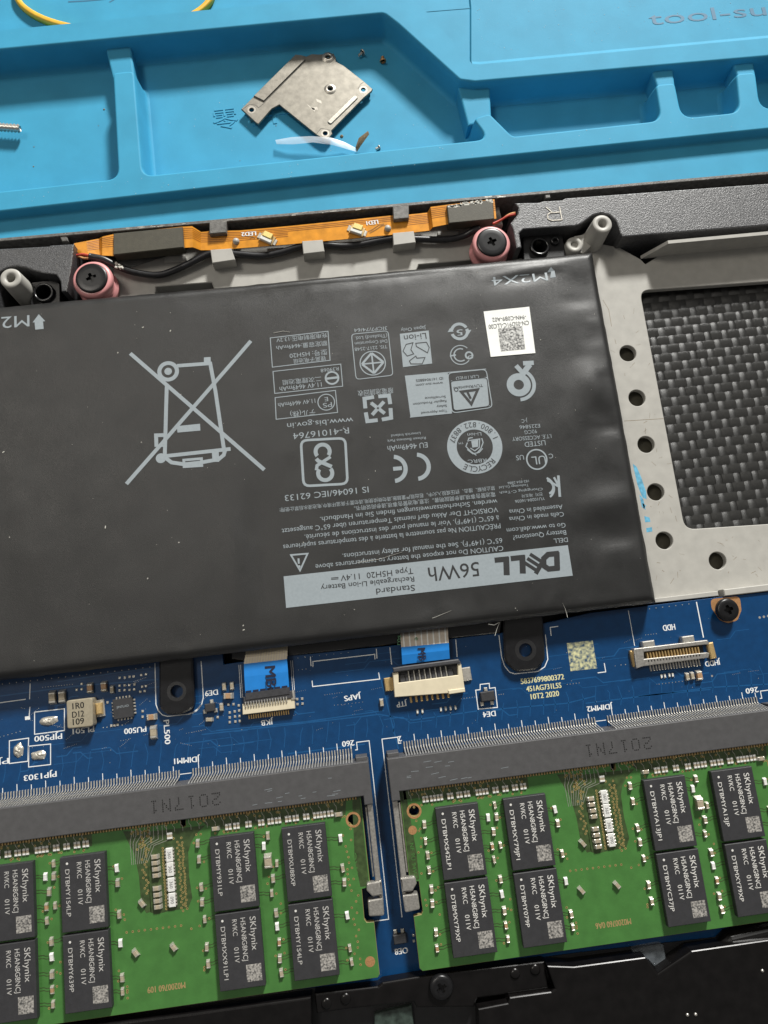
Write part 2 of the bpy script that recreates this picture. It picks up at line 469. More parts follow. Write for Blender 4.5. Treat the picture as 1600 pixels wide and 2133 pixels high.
# base
mb.prism([(-130, -75), (130, -75), (150, 240), (-150, 240)], -19.5, -18.2)
mb.build('mat_body', 'silicone', mat)
mb = MB(); z = ZT + .06
words(mat, 'tool-su', at2(1354, 52, z), at2(1598, 31, z), z, 'silicone_groove_shade', 3.6, 'engraved_text')
z = ZF + .02
lettering(MB(), '零', at2(446, 268, z), at2(498, 262, z), z, 4.6, ext=.12).build('embossed_text', 'silicone', mat)
lettering(MB(), '件', at2(512, 261, z), at2(604, 250, z), z, 4.6, ext=.12).build('embossed_text', 'silicone', mat)
# small basin mark beyond the rim
mb = MB().line(px([(142, 4), (180, 2), (222, -2)], ZB), .35, ZB + .03).line(px([(228, 5), (240, -2)], ZB), .3, ZB + .03)
mb.build('engraved_line', 'silicone_groove_shade', mat)

mb = MB(); random.seed(41)
for k in range(330):
    if k < 190: x, y, z = random.uniform(985, 1600), random.uniform(0, 130), ZT
    elif k < 270: x, y, z = random.uniform(0, 1600), 0, ZR; y = 398 - .1071 * x + random.uniform(4, 38)
    else: x, y, z = random.uniform(300, 960), random.uniform(150, 320), ZF
    q = at2(x, y, z)
    if k < 190 and q[1] < pb[0][1] + (q[0] - pb[0][0]) * .02 + 2: continue
    s_ = random.choice([.05, .06, .08, .12]); mb.box(q, (s_ * random.uniform(1, 2), s_), z, z + .05, random.uniform(0, 3))
mb.build('dust_specks', 'lint', mat, kind='stuff')
# ---------------------------------------------------------------- yellow loop behind the rim
zc = ZB + .75
ring = [at(238 + 205 * math.cos(a), -18 + 84 * math.sin(a), zc) for a in [2 * math.pi * k / 64 for k in range(64)]]
mb = MB()
v = []
for i, p in enumerate(ring):
    t = (ring[(i + 1) % 64] - ring[i - 1]).normalized(); nrm = Vector((-t.y, t.x, 0))
    for a, b in ((.65, -.75), (.72, .0), (.55, .65), (.25, .75), (-.25, .75), (-.55, .65), (-.72, 0), (-.65, -.75)):
        v.append(tuple(p + nrm * a + Vector((0, 0, b))))
mb.add(v, [(i * 8 + k, i * 8 + (k + 1) % 8, ((i + 1) % 64) * 8 + (k + 1) % 8, ((i + 1) % 64) * 8 + k) for i in range(64) for k in range(8)], 0, True)
mb.build('rubber_band', 'yellow', None, 'yellow plastic band lying in a loop behind the tray rim', None, 'band')

# ---------------------------------------------------------------- metal shield plate in the tray
zb = ZF + 1.6
K = crop(480, 80, 4.706, zb)
br = thing('metal_bracket', 'silver stamped metal cover plate with screw holes lying in blue tray', 'bracket', (*K(800, 550), ZF))
out = [K(*p) for p in ((105, 690), (640, 155), (690, 160), (745, 175), (800, 150), (870, 155), (910, 150), (950, 135), (1010, 145), (1035, 190), (1035, 225), (1110, 265),
       (1310, 420), (1395, 495), (1385, 515), (1310, 580), (990, 905), (1000, 935), (955, 990), (910, 985), (845, 945), (480, 650), (405, 690), (275, 840), (250, 825))]
holes = [circle(K(957, 188), .62, 16), circle(K(978, 498), .6, 16), circle(K(1303, 503), .58, 16), circle(K(930, 930), .58, 16), circle(K(208, 700), .58, 16)]
MB().plate(out, holes, zb - .5, zb, 0, .12).build('plate', 'steel', br)
for c, r in (((957, 188), 1.5), ((978, 498), 1.45)):
    MB().lathe(K(*c), [(.62, zb - .02), (.66, zb + .28), (r * .62, zb + .30), (r * .85, zb + .12), (r, zb + .01)], 24).build('boss', 'steel_worn', br)
for c, s_ in (((1303, 503), 1), ((930, 930), 1), ((208, 700), 1)):
    MB().ring(K(*c), .6, 1.0, zb + .012, n=20).build('hole_rim', 'steel_worn', br)
MB().prism([K(*p) for p in ((230, 570), (640, 165), (735, 215), (330, 620))], zb - .02, zb + .30, .10).build('raised_strip', 'steel', br)
MB().prism(rpoly([K(*p) for p in ((945, 820), (1215, 555), (1255, 585), (985, 848))], .5), zb - .02, zb + .22, .15).build('raised_bead', 'steel_worn', br)
mb = MB()
for p in (((745, 640), (800, 680), (850, 670), (860, 700), (800, 700)), ((835, 590), (890, 610), (895, 640), (850, 620)), ((780, 665), (830, 690), (825, 720))):
    mb.sheet([K(*q) for q in p], zb + .012)
mb.build('bare_patch', 'steel_worn', br)
mb = MB()
for a, b in (((120, 695), (190, 645)), ((190, 645), (250, 655)), ((250, 655), (275, 680)), ((275, 680), (325, 640)), ((325, 640), (735, 225)), ((845, 935), (890, 880)), ((890, 880), (975, 900)), ((1250, 495), (1275, 450)), ((1275, 450), (1310, 425))):
    mb.line([K(*a), K(*b)], .09, zb + .016)
mb.build('score_line', 'socket_ink', br)
mb = MB()
for p in ((208, 760), (930, 960), (957, 188), (1350, 500)): mb.box(K(*p), (1.0, 1.0), ZF, zb - .5)
mb.v = [q for q in mb.v]; mb.build('foot', 'steel', br)

# ---------------------------------------------------------------- loose screws and scraps in the tray
def loose_screw(tip, head, r, rh, label, mat_, zz, name='loose_screw'):
    A = Vector((*at2(*tip, zz), zz)); B = Vector((*at2(*head, zz), zz))
    t = (B - A).normalized(); Ln = (B - A).length
    root = thing(name, label, 'screw', (A.x, A.y, ZF))
    mb = MB(); pts = []; rad = []
    nst = max(8, int(Ln * .8 / .8) * 2)
    for k in range(nst + 1):
        pts.append(A + t * Ln * .8 * k / nst); rad.append(r * (1.0 if k % 2 else .66))
    mb.tube(pts, rad, 12); mb.build('thread', mat_, root)
    mb = MB(); mb.tube([A + t * Ln * .78, A + t * Ln * .8, A + t * Ln * .95, A + t * Ln], [rh * .9, rh, rh, rh * .8], 16); mb.build('head', mat_, root)
    return root
loose_screw((42, 268), (-40, 262), 1.0, 1.9, 'silver threaded screw lying at the left edge of the tray', 'silver', ZF + 1.9)
loose_screw((747, 116), (757, 108), .35, .8, 'tiny silver screw beside the rear wall of the tray', 'silver', ZF + .8)
loose_screw((797, 118), (798, 128), .45, .8, 'tiny copper coloured screw near the tray corner', 'copper', ZF + .8)
loose_screw((783, 311), (791, 307), .4, .6, 'tiny silver screw against the front wall of the tray', 'silver', ZF + .6)
# strip of clear film
pts = [((575, 296), 1.0), ((610, 293), 1.6), ((650, 290), 2.0), ((690, 294), 1.8), ((720, 303), 1.2), ((742, 312), .6), ((750, 295), 1.6), ((768, 276), 2.4)]
mb = MB(); v = []
for i, ((x, y), h) in enumerate(pts):
    wd = (9, 15, 13, 16, 15, 9, 15, 7)[i]
    for k, zz in ((-.5, .1 + .25 * (i % 2)), (0, .7 - .3 * (i % 3)), (.5, .15 + .3 * ((i + 1) % 2))):
        p = at(x + wd * k * .35, y + wd * k, ZF + h + zz); v.append(tuple(p))
mb.add(v, [(i * 3 + k, i * 3 + k + 1, (i + 1) * 3 + k + 1, (i + 1) * 3 + k) for i in range(5) for k in range(2)], 0, True)
mb.add(v[15:], [(i * 3 + k, i * 3 + k + 1, (i + 1) * 3 + k + 1, (i + 1) * 3 + k) for i in range(2) for k in range(2)], 1, True)
ft = mb.build('film_strip', ['film', 'grime'], None, 'curled strip of clear film with a grimy end in the tray', None, 'film')
mb = MB()
for x, y, r in ((712, 284, .45), (575, 262, .14), (545, 243, .12), (500, 335, .12), (217, 228, .25), (71, 306, .15), (70, 347, .18), (205, 262, .12)):
    p = at2(x, y, ZF); mb.lathe(p, [(r, ZF), (r * .8, ZF + r * .4), (r * .2, ZF + r * .6)], 6)
mb.build('crumbs', 'grime', None, 'dark crumbs of dirt scattered on the tray floor', 'stuff', 'dirt')
# ================================================================ laptop chassis
ch = thing('laptop_chassis', 'open laptop base with grey metal inner frame and black outer rim', 'laptop', (10, 40, ZM))
XL, XR = -112, 118
mb = MB()
RIM = 1.2; LY = at2(560, 447, RIM)[1]
mb.prism([(XL, -60), (XR, -60), (XR, LY), (XL, LY)], ZM, -7.0)                 # belly
mb.build('shell', 'black_plastic', ch)
MB().prism([(XL, LY - .75), (XR, LY - .75), (XR, LY), (XL, LY)], -7.02, RIM, .12).build('rear_lip', 'lip_plastic', ch)
mb = MB()
random.seed(3)
for k in range(38):                                                                   # chipped, scraped crest of the lip
    x = random.choice([random.uniform(-72, 40), random.uniform(-46, -34), random.uniform(-12, 0), random.uniform(28, 34)])
    mb.box((x, LY - .4 + random.uniform(-.25, .25)), (random.uniform(.2, 1.3), random.uniform(.05, .18)), RIM - .02, RIM + random.uniform(.012, .03), random.uniform(-.15, .15))
mb.build('scraped_crest', 'silver', ch, kind='stuff')
for p, z in ((((436, 463), (472, 460), (472, 484), (436, 487)), 1.5), (((818, 430), (852, 427), (852, 454), (820, 457)), 1.5), (((124, 492), (139, 489), (142, 502), (129, 503)), 1.0), (((1133, 400), (1146, 399), (1147, 412), (1137, 413)), 1.0)):
    MB().prism(px(p, z), -6.5, z, .15).build('rim_tab', 'lip_plastic', ch)

# grey ledge between the battery and the rear lip
zl = -2.0
led = px([(236, 545), (262, 560), (300, 548), (380, 522), (420, 505), (560, 490), (800, 468), (915, 455), (1040, 430), (1048, 468), (992, 470), (990, 520), (1015, 560),
          (1000, 585), (984, 541), (872, 551), (858, 585), (600, 610), (455, 625), (441, 588), (325, 597), (320, 635), (244, 640), (236, 600)], zl)
MB().plate(led, [], -6.6, zl, 0, .15).build('rear_ledge', 'magnesium', ch)
for p, z in ((((438, 520), (482, 517), (490, 541), (442, 548)), .9), (((629, 502), (672, 499), (676, 524), (632, 529)), .9), (((818, 485), (862, 481), (866, 505), (820, 511)), .9)):
    MB().prism(px(p, z), zl - .1, z, .12).build('cable_clip', 'magnesium', ch)
for p in (((343, 534), (386, 531), (390, 545), (341, 546)), ((557, 517), (590, 515), (592, 522), (557, 524)), ((711, 505), (744, 503), (745, 509), (711, 511)), ((912, 482), (956, 480), (956, 488), (912, 490))):
    MB().prism(px(p, zl + .5), zl - .1, zl + .5, .1).build('guide_rib', 'magnesium', ch)
for (x, y) in ((491, 500), (808, 473)):
    c = at2(x, y, 1.0); MB().lathe(c, [(.75, -6), (.7, .6), (.5, 1.0), (0, 1.05)], 12).build('locating_pin', 'magnesium', ch)

# inner frame beside the battery: plate with a window and round holes
zf_ = -1.5
W_ = px([(1333, 605), (1700, 579), (1760, 1081), (1427, 1103)], zf_)
win = rpoly(W_, [2.0, 0, 0, 2.2], 6)
hl = [circle(at2(x, y, zf_), 1.72, 28) for x, y in ((1308, 736), (1327, 829), (1346, 926), (1366, 1025), (1384, 1126), (1495, 1168))]
out = [(30, 93)] + px([(1238, 505), (1290, 515), (1335, 540), (1345, 550), (1385, 525)], zf_) + [(116, 94.5), (116, 20.1), (30, 20.1)]
MB().plate(out, [win] + hl, -2.7, zf_, 0, .12).build('inner_frame', 'magnesium', ch)
MB().prism([(49.5, 21), (57.6, 21), (57.6, 80), (49.5, 80)], -6.9, -3.6).prism([(57.6, 21), (100, 21), (100, 32), (57.6, 32)], -6.9, -3.7).build('under_frame', 'foam', ch)
# seam across the frame, pen marks and scuffs on it
mb = MB().line([at2(1300, 877, zf_), at2(1382, 872, zf_)], .08, zf_ + .012).line(px([(1256, 625), (1268, 645), (1274, 680)], zf_), .07, zf_ + .012)
mb.build('seam', 'grime', ch)
mb = MB()
for p in (((1318, 966), (1326, 972), (1336, 995), (1346, 1025), (1347, 1040), (1338, 1036), (1328, 1010)), ((1338, 1048), (1346, 1053), (1341, 1060)), ((1342, 1075), (1353, 1078), (1355, 1087), (1344, 1088)), ((1346, 1100), (1358, 1098), (1359, 1107), (1347, 1109)), ((1332, 1030), (1340, 1040), (1345, 1062), (1337, 1056))):
    MB().sheet(px(p, zf_), zf_ + .012).build('pen_mark', 'marker', ch)
mb = MB(); random.seed(17)
for k in range(70):
    x, y = (random.uniform(49.5, 57), random.uniform(22, 82)) if k < 45 else (random.uniform(58, 80), random.uniform(21.5, 31))
    if any((x - sum(q[0] for q in h) / len(h)) ** 2 + (y - sum(q[1] for q in h) / len(h)) ** 2 < 4.6 for h in hl): continue
    a = random.uniform(0, 3.1); l = random.uniform(.15, 1.3); mb.line([(x, y), (x + math.cos(a) * l, y + math.sin(a) * l)], random.uniform(.03, .07), zf_ + .008)
mb.build('scuffs', 'grime', ch, kind='stuff')
# raised wall behind the frame, flange in front of the board
zt = 3.6
a = px([(1391, 501), (1700, 471)], zt); b = px([(1391, 508), (1700, 478)], zt)
y0 = a[0][1]
mb = MB()
l0 = at2(1341, 549, zf_); top = a[0]
x0 = top[0]
mb.add([(l0[0] - .3, y0 - .7, zf_ - .2), (x0, y0 - .7, zt), (x0 + 60, y0 - .7, zt), (x0 + 60, y0 - .7, zf_ - .2),
        (l0[0] - .3, y0, zf_ - .2), (x0, y0, zt), (x0 + 60, y0, zt), (x0 + 60, y0, zf_ - .2)],
       [(0, 3, 2, 1), (4, 5, 6, 7), (0, 1, 5, 4), (1, 2, 6, 5)])
mb.build('rear_wall', 'magnesium', ch)
mb = MB().prism([(30, 19.55), (61.5, 19.3), (61.5, 20.25), (30, 20.25)], -4, -.35, .1).prism([(62.2, 19.1), (100, 19.0), (100, 20.4), (62.2, 20.4)], -4, .5, .15)
mb.build('front_flange', 'magnesium', ch)
# screw posts
def post(x, y, z, r, label=None, z0=-6.8):
    c = at2(x, y, z)
    MB().lathe(c, [(r * 1.22, z0), (r, z - .25), (r - .12, z), (r * .46, z), (r * .42, z - .25), (r * .40, z - 3), (0, z - 3)], 32).build('screw_post', 'magnesium', ch, label)
post(1255, 466, 5.5, 2.0); post(22, 579, 5.5, 2.05); post(1197, 509, 1.2, 1.75)
MB().prism(px([(1196, 492), (1215, 488), (1238, 468), (1245, 500), (1215, 528), (1185, 520)], .6), -6, .6, .1).build('post_web', 'magnesium', ch)
MB().prism(px([(35, 590), (62, 590), (66, 630), (48, 625)], -1), -6, -1, .1).build('post_web', 'magnesium', ch)
# carbon weave floor of the window: 2 x 2 twill, every tow a low cushion
mb = MB(); pitch = 1.92; zw = -4.0
x00, y00 = 55.5, 30.0
random.seed(5)
uv = []
for j in range(31):
    for i in range(27):
        warp = (i + j) % 2 == 0
        e = .13 * pitch * random.uniform(.6, 1.3)
        x = x00 + i * pitch + (e if warp else -e); y = y00 + j * pitch; wx = pitch - (2 * e if warp else -2 * e)
        n = 4; v = []; tilt = random.uniform(-.02, .02)
        for b in range(n + 1):
            for a_ in range(n + 1):
                u, w_ = a_ / n, b / n
                along, across = (w_, u) if warp else (u, w_)
                h = (.20 if warp else .16) * math.sin(math.pi * (.12 + .76 * along)) + .10 * math.sin(math.pi * across) ** .6 + tilt * (u - .5)
                v.append((x + u * wx, y + w_ * pitch, zw + h + (0 if warp else .03)))
        mb.add(v, [(b * (n + 1) + a_, b * (n + 1) + a_ + 1, (b + 1) * (n + 1) + a_ + 1, (b + 1) * (n + 1) + a_) for b in range(n) for a_ in range(n)], 0, True)
        for b in range(n):
            for a_ in range(n):
                q = [(a_, b), (a_ + 1, b), (a_ + 1, b + 1), (a_, b + 1)]
                uv += [((p[1], p[0]) if warp else p) for p in q]
mb.prism([(55, 29), (110, 29), (110, 91), (55, 91)], zw - .5, zw - .02)
uv += [(0, 0)] * 24
cw = mb.build('carbon_weave', 'carbon', ch, 'black carbon fibre weave showing through the frame window', 'stuff')
ul = cw.data.uv_layers.new(name='fibre')
for k, q in enumerate(uv): ul.data[k].uv = q
nt = MATS['carbon'].node_tree; tg = nt.nodes.new('ShaderNodeTangent'); tg.direction_type = 'UV_MAP'; tg.uv_map = 'fibre'
nt.links.new(tg.outputs[0], nt.nodes['Principled BSDF'].inputs['Tangent'])

# ================================================================ speaker housings
zs = 3.0
K = crop(950, 380, 2.4615, zs)
sp = thing('speaker_housing', 'textured black speaker housing moulded with the letter R', 'speaker', (*K(900, 150), -6))
out = [K(*p) for p in ((300, 105), (430, 102), (440, 96), (545, 90), (560, 80), (1600, 5), (1800, -9), (1800, 203), (1600, 218), (855, 278), (843, 262), (835, 230), (820, 195), (790, 167), (745, 156), (702, 167), (670, 190), (640, 213), (610, 222), (345, 240), (325, 260), (337, 333), (310, 337), (291, 235), (278, 210), (315, 165), (320, 130))]
MB().prism(out, -6.5, zs, .25, steps=2).build('housing', 'speaker_plastic', sp)
mb = MB()
for p in (((530, 128), (543, 193)), ((543, 193), (490, 196)), ((490, 196), (470, 187)), ((470, 187), (470, 165)), ((470, 165), (482, 157)), ((482, 157), (533, 153)), ((496, 157), (460, 128)),):
    a, b = K(*p[0]), K(*p[1]); d = Vector(b) - Vector(a)
    mb.box(((a[0] + b[0]) / 2, (a[1] + b[1]) / 2), (d.length + .12, .22), zs - .05, zs + .12, math.atan2(d.y, d.x), .04)
mb.build('embossed_letter', 'steel_worn', sp)  # paler material stands in for light caught on the letter's raised edges
K = crop(0, 400, 2.857, zs)
sl = thing('speaker_housing', 'dusty plain black speaker housing left of the amber flex circuit', 'speaker', (*K(150, 400), -6))
out = [K(*p) for p in ((-700, 395), (0, 337), (290, 322), (300, 316), (440, 308), (428, 430), (398, 588), (366, 592), (360, 530), (335, 492), (262, 483), (205, 468), (150, 447), (100, 440), (45, 448), (0, 472), (-30, 520), (-40, 700), (-700, 740))]
MB().prism(out, -6.5, zs, .25, steps=2).build('housing', 'speaker_plastic', sl)
mb = MB(); random.seed(11)
for k in range(34):
    if k < 26: x, y = 440 - 42 * (k / 25) + random.uniform(-3, 3), 312 + 275 * (k / 25)
    elif k < 36: x, y = 340 + random.uniform(-8, 12), random.uniform(360, 450)
    else: x, y = random.uniform(30, 330), random.uniform(340, 430)
    p = K(x, y); mb.box(p, (random.uniform(.05, .12), random.uniform(.1, .5)), zs - .02, zs + .015, random.uniform(-.4, .2))
mb.build('scratches', 'lip_plastic', sl, kind='stuff')

# ================================================================ rubber-mounted screws
def rubber_screw(x, y, label):
    z = 3.4; c = at2(x, y, z)
    t = thing('mounting_screw', label, 'screw', (*c, -6), 'black screws in pink rubber grommets')
    r = 3.1
    MB().lathe(c, [(r * 1.0, -5.5), (r * 1.0, -1.6), (r * 1.28, -1.5), (r * 1.30, -.6), (r * 1.1, -.5), (r * 1.1, 1.0), (r * 1.2, 1.3), (r * 1.26, 1.9), (r * 1.25, 2.5), (r * 1.18, 2.85), (r * 1.05, 3.0), (r * .8, 2.9)], 40).build('rubber_grommet', 'pink', t)
    cross_screw(t, c, r, 2.5, z, .35, dome=.18, cl=1.0, cw=.27)
rubber_screw(190, 578, 'black screw in pink rubber grommet at the left of the battery top edge')
rubber_screw(1025, 503, 'black screw in pink rubber grommet near the letter R speaker')

# ================================================================ amber flex circuit
fx = thing('flex_circuit', 'amber flexible circuit strip with two small lamps behind the battery', 'circuit', (*at2(600, 480, 0), -1))
K4 = crop(500, 400, 2.667, .6)
def ribbon_part(name, quads, mat_):
    """quads: pairs (far pixel, near pixel, height) along the strip"""
    mb = MB(); v = []
    for (a, b, h) in quads: v += [tuple(at(*a, h)), tuple(at(*b, h))]
    n = len(quads)
    mb.add(v, [(2 * i, 2 * i + 1, 2 * i + 3, 2 * i + 2) for i in range(n - 1)], 0)
    mb.add([(x, y, z - .12) for x, y, z in v], [(2 * i, 2 * i + 1, 2 * i + 3, 2 * i + 2) for i in range(n - 1)], 0)
    return mb.build(name, mat_, fx)
main = [((154, 507), (158, 524), 1.0), ((180, 502), (184, 536), 1.2), ((206, 497), (208, 534), .5), ((213, 493), (213, 532), 1.5), ((236, 488), (236, 533), 1.6), ((381, 472), (383, 516), 1.6), ((400, 471), (402, 515), 1.6), ((419, 483), (418, 521), .3), ((440, 481), (440, 521), .3),
        ((500, 480), (500, 517), .4), ((600, 471), (600, 509), .4), ((700, 461), (700, 500), .4), ((813, 449), (815, 489), .4), ((850, 447), (846, 486), .4), ((890, 443), (896, 480), .4), ((897, 431), (902, 473), 1.5), ((928, 427), (932, 467), 1.7), ((1030, 415), (1034, 455), 1.7)]
ribbon_part('strip', main, 'flex')
mb = MB()
for t in (.10, .19, .28, .37, .46, .56):
    path = []
    for (a, b, h) in main[1:]:
        pa, pb = at(*a, h), at(*b, h); path.append(pa.lerp(pb, t))
    for q0, q1 in zip(path, path[1:]):
        if t > .3 and 9 < path.index(q0) + 1 < 13: continue
        d = (q1 - q0).normalized(); nrm = Vector((-d.y, d.x, 0)).normalized() * .07; up = Vector((0, 0, .03))
        mb.add([q0 + nrm + up, q0 - nrm + up, q1 - nrm + up, q1 + nrm + up], [(0, 1, 2, 3)])
mb.build('copper_traces', 'flex_trace', fx, kind='stuff')
for p, z in ((((236, 486), (380, 472), (383, 515), (236, 531)), 2.4), (((931, 427), (1027, 415), (1030, 456), (935, 465)), 2.6)):
    MB().prism(px(p, z), .0, z, .15).build('foam_pad', 'foam', fx)
mb = MB(); random.seed(2)
for k in range(40):
    a = at2(905 + random.random() * 122, 429 - random.random() * 5 - 0.1 * random.random() * 120, 2.62)
    x = 935 + random.random() * 92; p = at2(x, 428 - (x - 931) * .125 + random.uniform(-1, 5), 2.6)
    mb.box(p, (random.uniform(.2, 1.1), random.uniform(.1, .45)), 2.55, 2.63, random.uniform(-.5, .5))
mb.build('torn_glue', 'dust', fx, kind='stuff')
for (x, y), rot in (((556, 494), -.55), ((744, 477), -.45)):
    c = at2(x, y, 1.2); ld = MB().box(c, (3.0, 2.0), .42, .75, rot, .05).build('lamp_base', 'gold', fx)
    d = (math.cos(rot), math.sin(rot)); nrm = (-d[1], d[0])
    MB().box((c[0] + nrm[0] * .45, c[1] + nrm[1] * .45), (1.9, 1.2), .75, 1.5, rot, .1).build('lamp_lens', 'led', ld)
    MB().box((c[0] - nrm[0] * .55, c[1] - nrm[1] * .55), (2.5, .75), .75, 1.35, rot, .1).build('lamp_body', 'resistor_white', ld)
    mb = MB()
    for s_ in (-1, 1): mb.box((c[0] + d[0] * 1.75 * s_, c[1] + d[1] * 1.75 * s_), (.6, 1.3), .44, .6, rot, .05)
    mb.build('solder_joint', 'solder', ld)
z = .5
words(fx, 'LED2', at2(533, 482, z), at2(503, 484, z), z, 'silk', .95, bold=.05)
words(fx, 'LED1', at2(787, 458, z), at2(763, 461, z), z, 'silk', .95, bold=.05)
mb = MB()
for p in (((520, 496), (527, 494), (531, 497)), ((767, 482), (776, 478), (790, 468), (800, 466)), ((770, 485), (780, 480), (795, 470), (806, 468))): mb.line(px(p, z), .1, z)
mb.build('lamp_trace', 'socket_ink', fx)

# ================================================================ black cable behind the battery
def spline(pts, n=6):
    out = []; P = [Vector(p) for p in pts]; P = [P[0] * 2 - P[1]] + P + [P[-1] * 2 - P[-2]]
    for i in range(1, len(P) - 2):
        for k in range(n):
            t = k / n; a, b, c, d = P[i - 1:i + 3]
            out.append(.5 * ((2 * b) + (c - a) * t + (2 * a - 5 * b + 4 * c - d) * t * t + (3 * b - a - 3 * c + d) * t ** 3))
    out.append(P[-2]); return out
cb = thing('speaker_cable', 'thin black cable with red wire ends clipped along the grey ledge', 'cable', (*at2(600, 520, 0), -2))
pts = [(186, 534, 1.5), (215, 540, 1.2), (240, 552, .6), (275, 566, 0), (330, 573, -.6), (380, 556, -.6), (437, 528, -.3), (465, 527, -.3), (500, 530, -.4), (545, 533, -.6), (585, 526, -.6), (635, 511, -.4), (670, 509, -.4), (710, 513, -.6), (750, 510, -.6), (800, 500, -.5), (830, 497, -.4), (870, 498, -.4), (930, 499, -.5), (965, 492, -.2), (984, 482, .4), (1000, 476, .6)]
MB().tube(spline([tuple(at(*p)) for p in pts]), .68, 10).build('sleeve', 'cable', cb)
MB().tube(spline([tuple(at(*p)) for p in ((188, 533, 1.5), (172, 530, 1.3), (158, 532, 1.2), (148, 529, 1))]), .28, 8).build('wire', 'red_wire', cb)
MB().tube(spline([tuple(at(*p)) for p in ((190, 537, 1.4), (176, 538, 1.2), (162, 534, 1.1), (150, 533, 1))]), .26, 8).build('wire', 'copper', cb)
MB().tube(spline([tuple(at(*p)) for p in ((1027, 466, 2.2), (1042, 459, 2.2), (1058, 450, 2.4), (1074, 446, 2.6))]), .24, 8).build('wire', 'red_wire', cb)
MB().tube(spline([tuple(at(*p)) for p in ((1030, 468, 2.0), (1046, 457, 2.0), (1060, 447, 2.2), (1074, 443, 2.4))]), .22, 8).build('wire', 'copper', cb)
mb = MB()
for k in range(9):
    p = at(247 + random.uniform(-6, 10), 553 + random.uniform(-4, 6), 1.1); mb.box((p.x, p.y), (random.uniform(.3, .9), random.uniform(.2, .6)), .9, 1.25 + random.uniform(-.2, .1), random.uniform(0, 3), .05)
mb.build('torn_tape', 'dust', cb)
# ================================================================ battery
ZBAT = 4.5
BX0, BX1 = -112.0, at2(1304, 890, ZBAT)[0]
BY0, BY1 = at2(686, 1336, ZBAT)[1], at2(620, 578, ZBAT)[1]
bat = thing('battery', 'flat black laptop battery pack printed with grey markings', 'battery', ((BX0 + BX1) / 2, (BY0 + BY1) / 2, -5))
from mathutils import noise
def fold(x, y, x0, y0, x1, y1, wd, h):
    """a soft crease from one point to the other"""
    a = Vector((x0, y0)); b = Vector((x1, y1)); p = Vector((x, y)); d = b - a; t = max(0, min(1, (p - a).dot(d) / d.length_squared))
    q = (p - a - d * t).length / wd
    e = math.sin(math.pi * min(1, max(0, t * .9 + .05)))
    return 1.05 * h * e * math.exp(-q * q)
FOLDS = [(at2(520, 599, ZBAT), at2(720, 578, ZBAT), .35, .22), (at2(640, 594, ZBAT), at2(960, 562, ZBAT), .45, -.22), (at2(800, 640, ZBAT), at2(1180, 600, ZBAT), 3.5, .18), (at2(1010, 578, ZBAT), at2(1190, 548, ZBAT), .7, .35), (at2(1030, 590, ZBAT), at2(1160, 566, ZBAT), .9, -.25),
         (at2(1215, 770, ZBAT), at2(1270, 860, ZBAT), 2.2, .30), (at2(1230, 840, ZBAT), at2(1285, 890, ZBAT), 2.0, -.3), (at2(1245, 700, ZBAT), at2(1200, 900, ZBAT), 3.2, .30),
         (at2(1200, 1060, ZBAT), at2(1330, 1030, ZBAT), 2.6, .40), (at2(1190, 1110, ZBAT), at2(1340, 1120, ZBAT), 3.0, -.4), (at2(1090, 680, ZBAT), at2(1240, 640, ZBAT), 5.0, .22),
         (at2(470, 1000, ZBAT), at2(500, 1330, ZBAT), 2.0, .18), (at2(540, 1000, ZBAT), at2(550, 1280, ZBAT), 2.4, -.2), (at2(880, 1290, ZBAT), at2(940, 1265, ZBAT), .35, .14),
         (at2(330, 620, ZBAT), at2(620, 600, ZBAT), 2.5, -.25), (at2(60, 1250, ZBAT), at2(40, 1000, ZBAT), 4.0, .2), (at2(770, 1168, ZBAT), at2(850, 1148, ZBAT), .4, .10),
         (at2(760, 1330, ZBAT), at2(1000, 1290, ZBAT), 3.0, .3), (at2(180, 1360, ZBAT), at2(160, 1100, ZBAT), 3.5, -.2), (at2(1200, 560, ZBAT), at2(1230, 640, ZBAT), 3.0, -.3)]
random.seed(77)
for k in range(18):
    y = random.uniform(BY0 + 4, BY1 - 6); l = random.uniform(3, 9); FOLDS.append(((BX1 - .8, y), (BX1 - .8 - l, y + random.uniform(-2.5, 2.5)), random.uniform(.6, 1.6), random.uniform(-.16, .16)))
for k in range(16):
    x = random.uniform(-70, BX1 - 4); l = random.uniform(2, 6); FOLDS.append(((x, BY0 + .8), (x + random.uniform(-2, 2), BY0 + .8 + l), random.uniform(.5, 1.3), random.uniform(-.13, .13)))
for k in range(14):
    x = random.uniform(-70, BX1 - 4); l = random.uniform(2, 5); FOLDS.append(((x, BY1 - .8), (x + random.uniform(-3, 3), BY1 - .8 - l), random.uniform(.5, 1.2), random.uniform(-.13, .13)))
def hb(x, y):
    h = ZBAT + .16 * noise.noise((x * .05, y * .06, 1.7)) + .05 * noise.noise((x * .16, y * .2, 4.1))
    for a, b, wd, k in FOLDS:
        if abs(x - (a[0] + b[0]) / 2) < abs(a[0] - b[0]) / 2 + 3 * wd and abs(y - (a[1] + b[1]) / 2) < abs(a[1] - b[1]) / 2 + 3 * wd: h += fold(x, y, *a, *b, wd, k)
    d = min(BX1 - x, y - BY0, BY1 - y)                      # rounded edge
    if d < 1.6: h -= 1.1 * (1 - d / 1.6) ** 2.2
    return h
def zp(k=.05): return lambda x, y: hb(x, y) + k
mb = MB()
xs = []; x = BX0
while x < BX1 - 2: xs.append(x); x += (.9 if x > -76 else 6)
xs += [BX1 - 1.6, BX1 - 1.2, BX1 - .8, BX1 - .45, BX1 - .2, BX1]
ys = [BY0, BY0 + .2, BY0 + .45, BY0 + .8, BY0 + 1.2, BY0 + 1.6]; y = BY0 + 2.4
while y < BY1 - 2: ys.append(y); y += .9
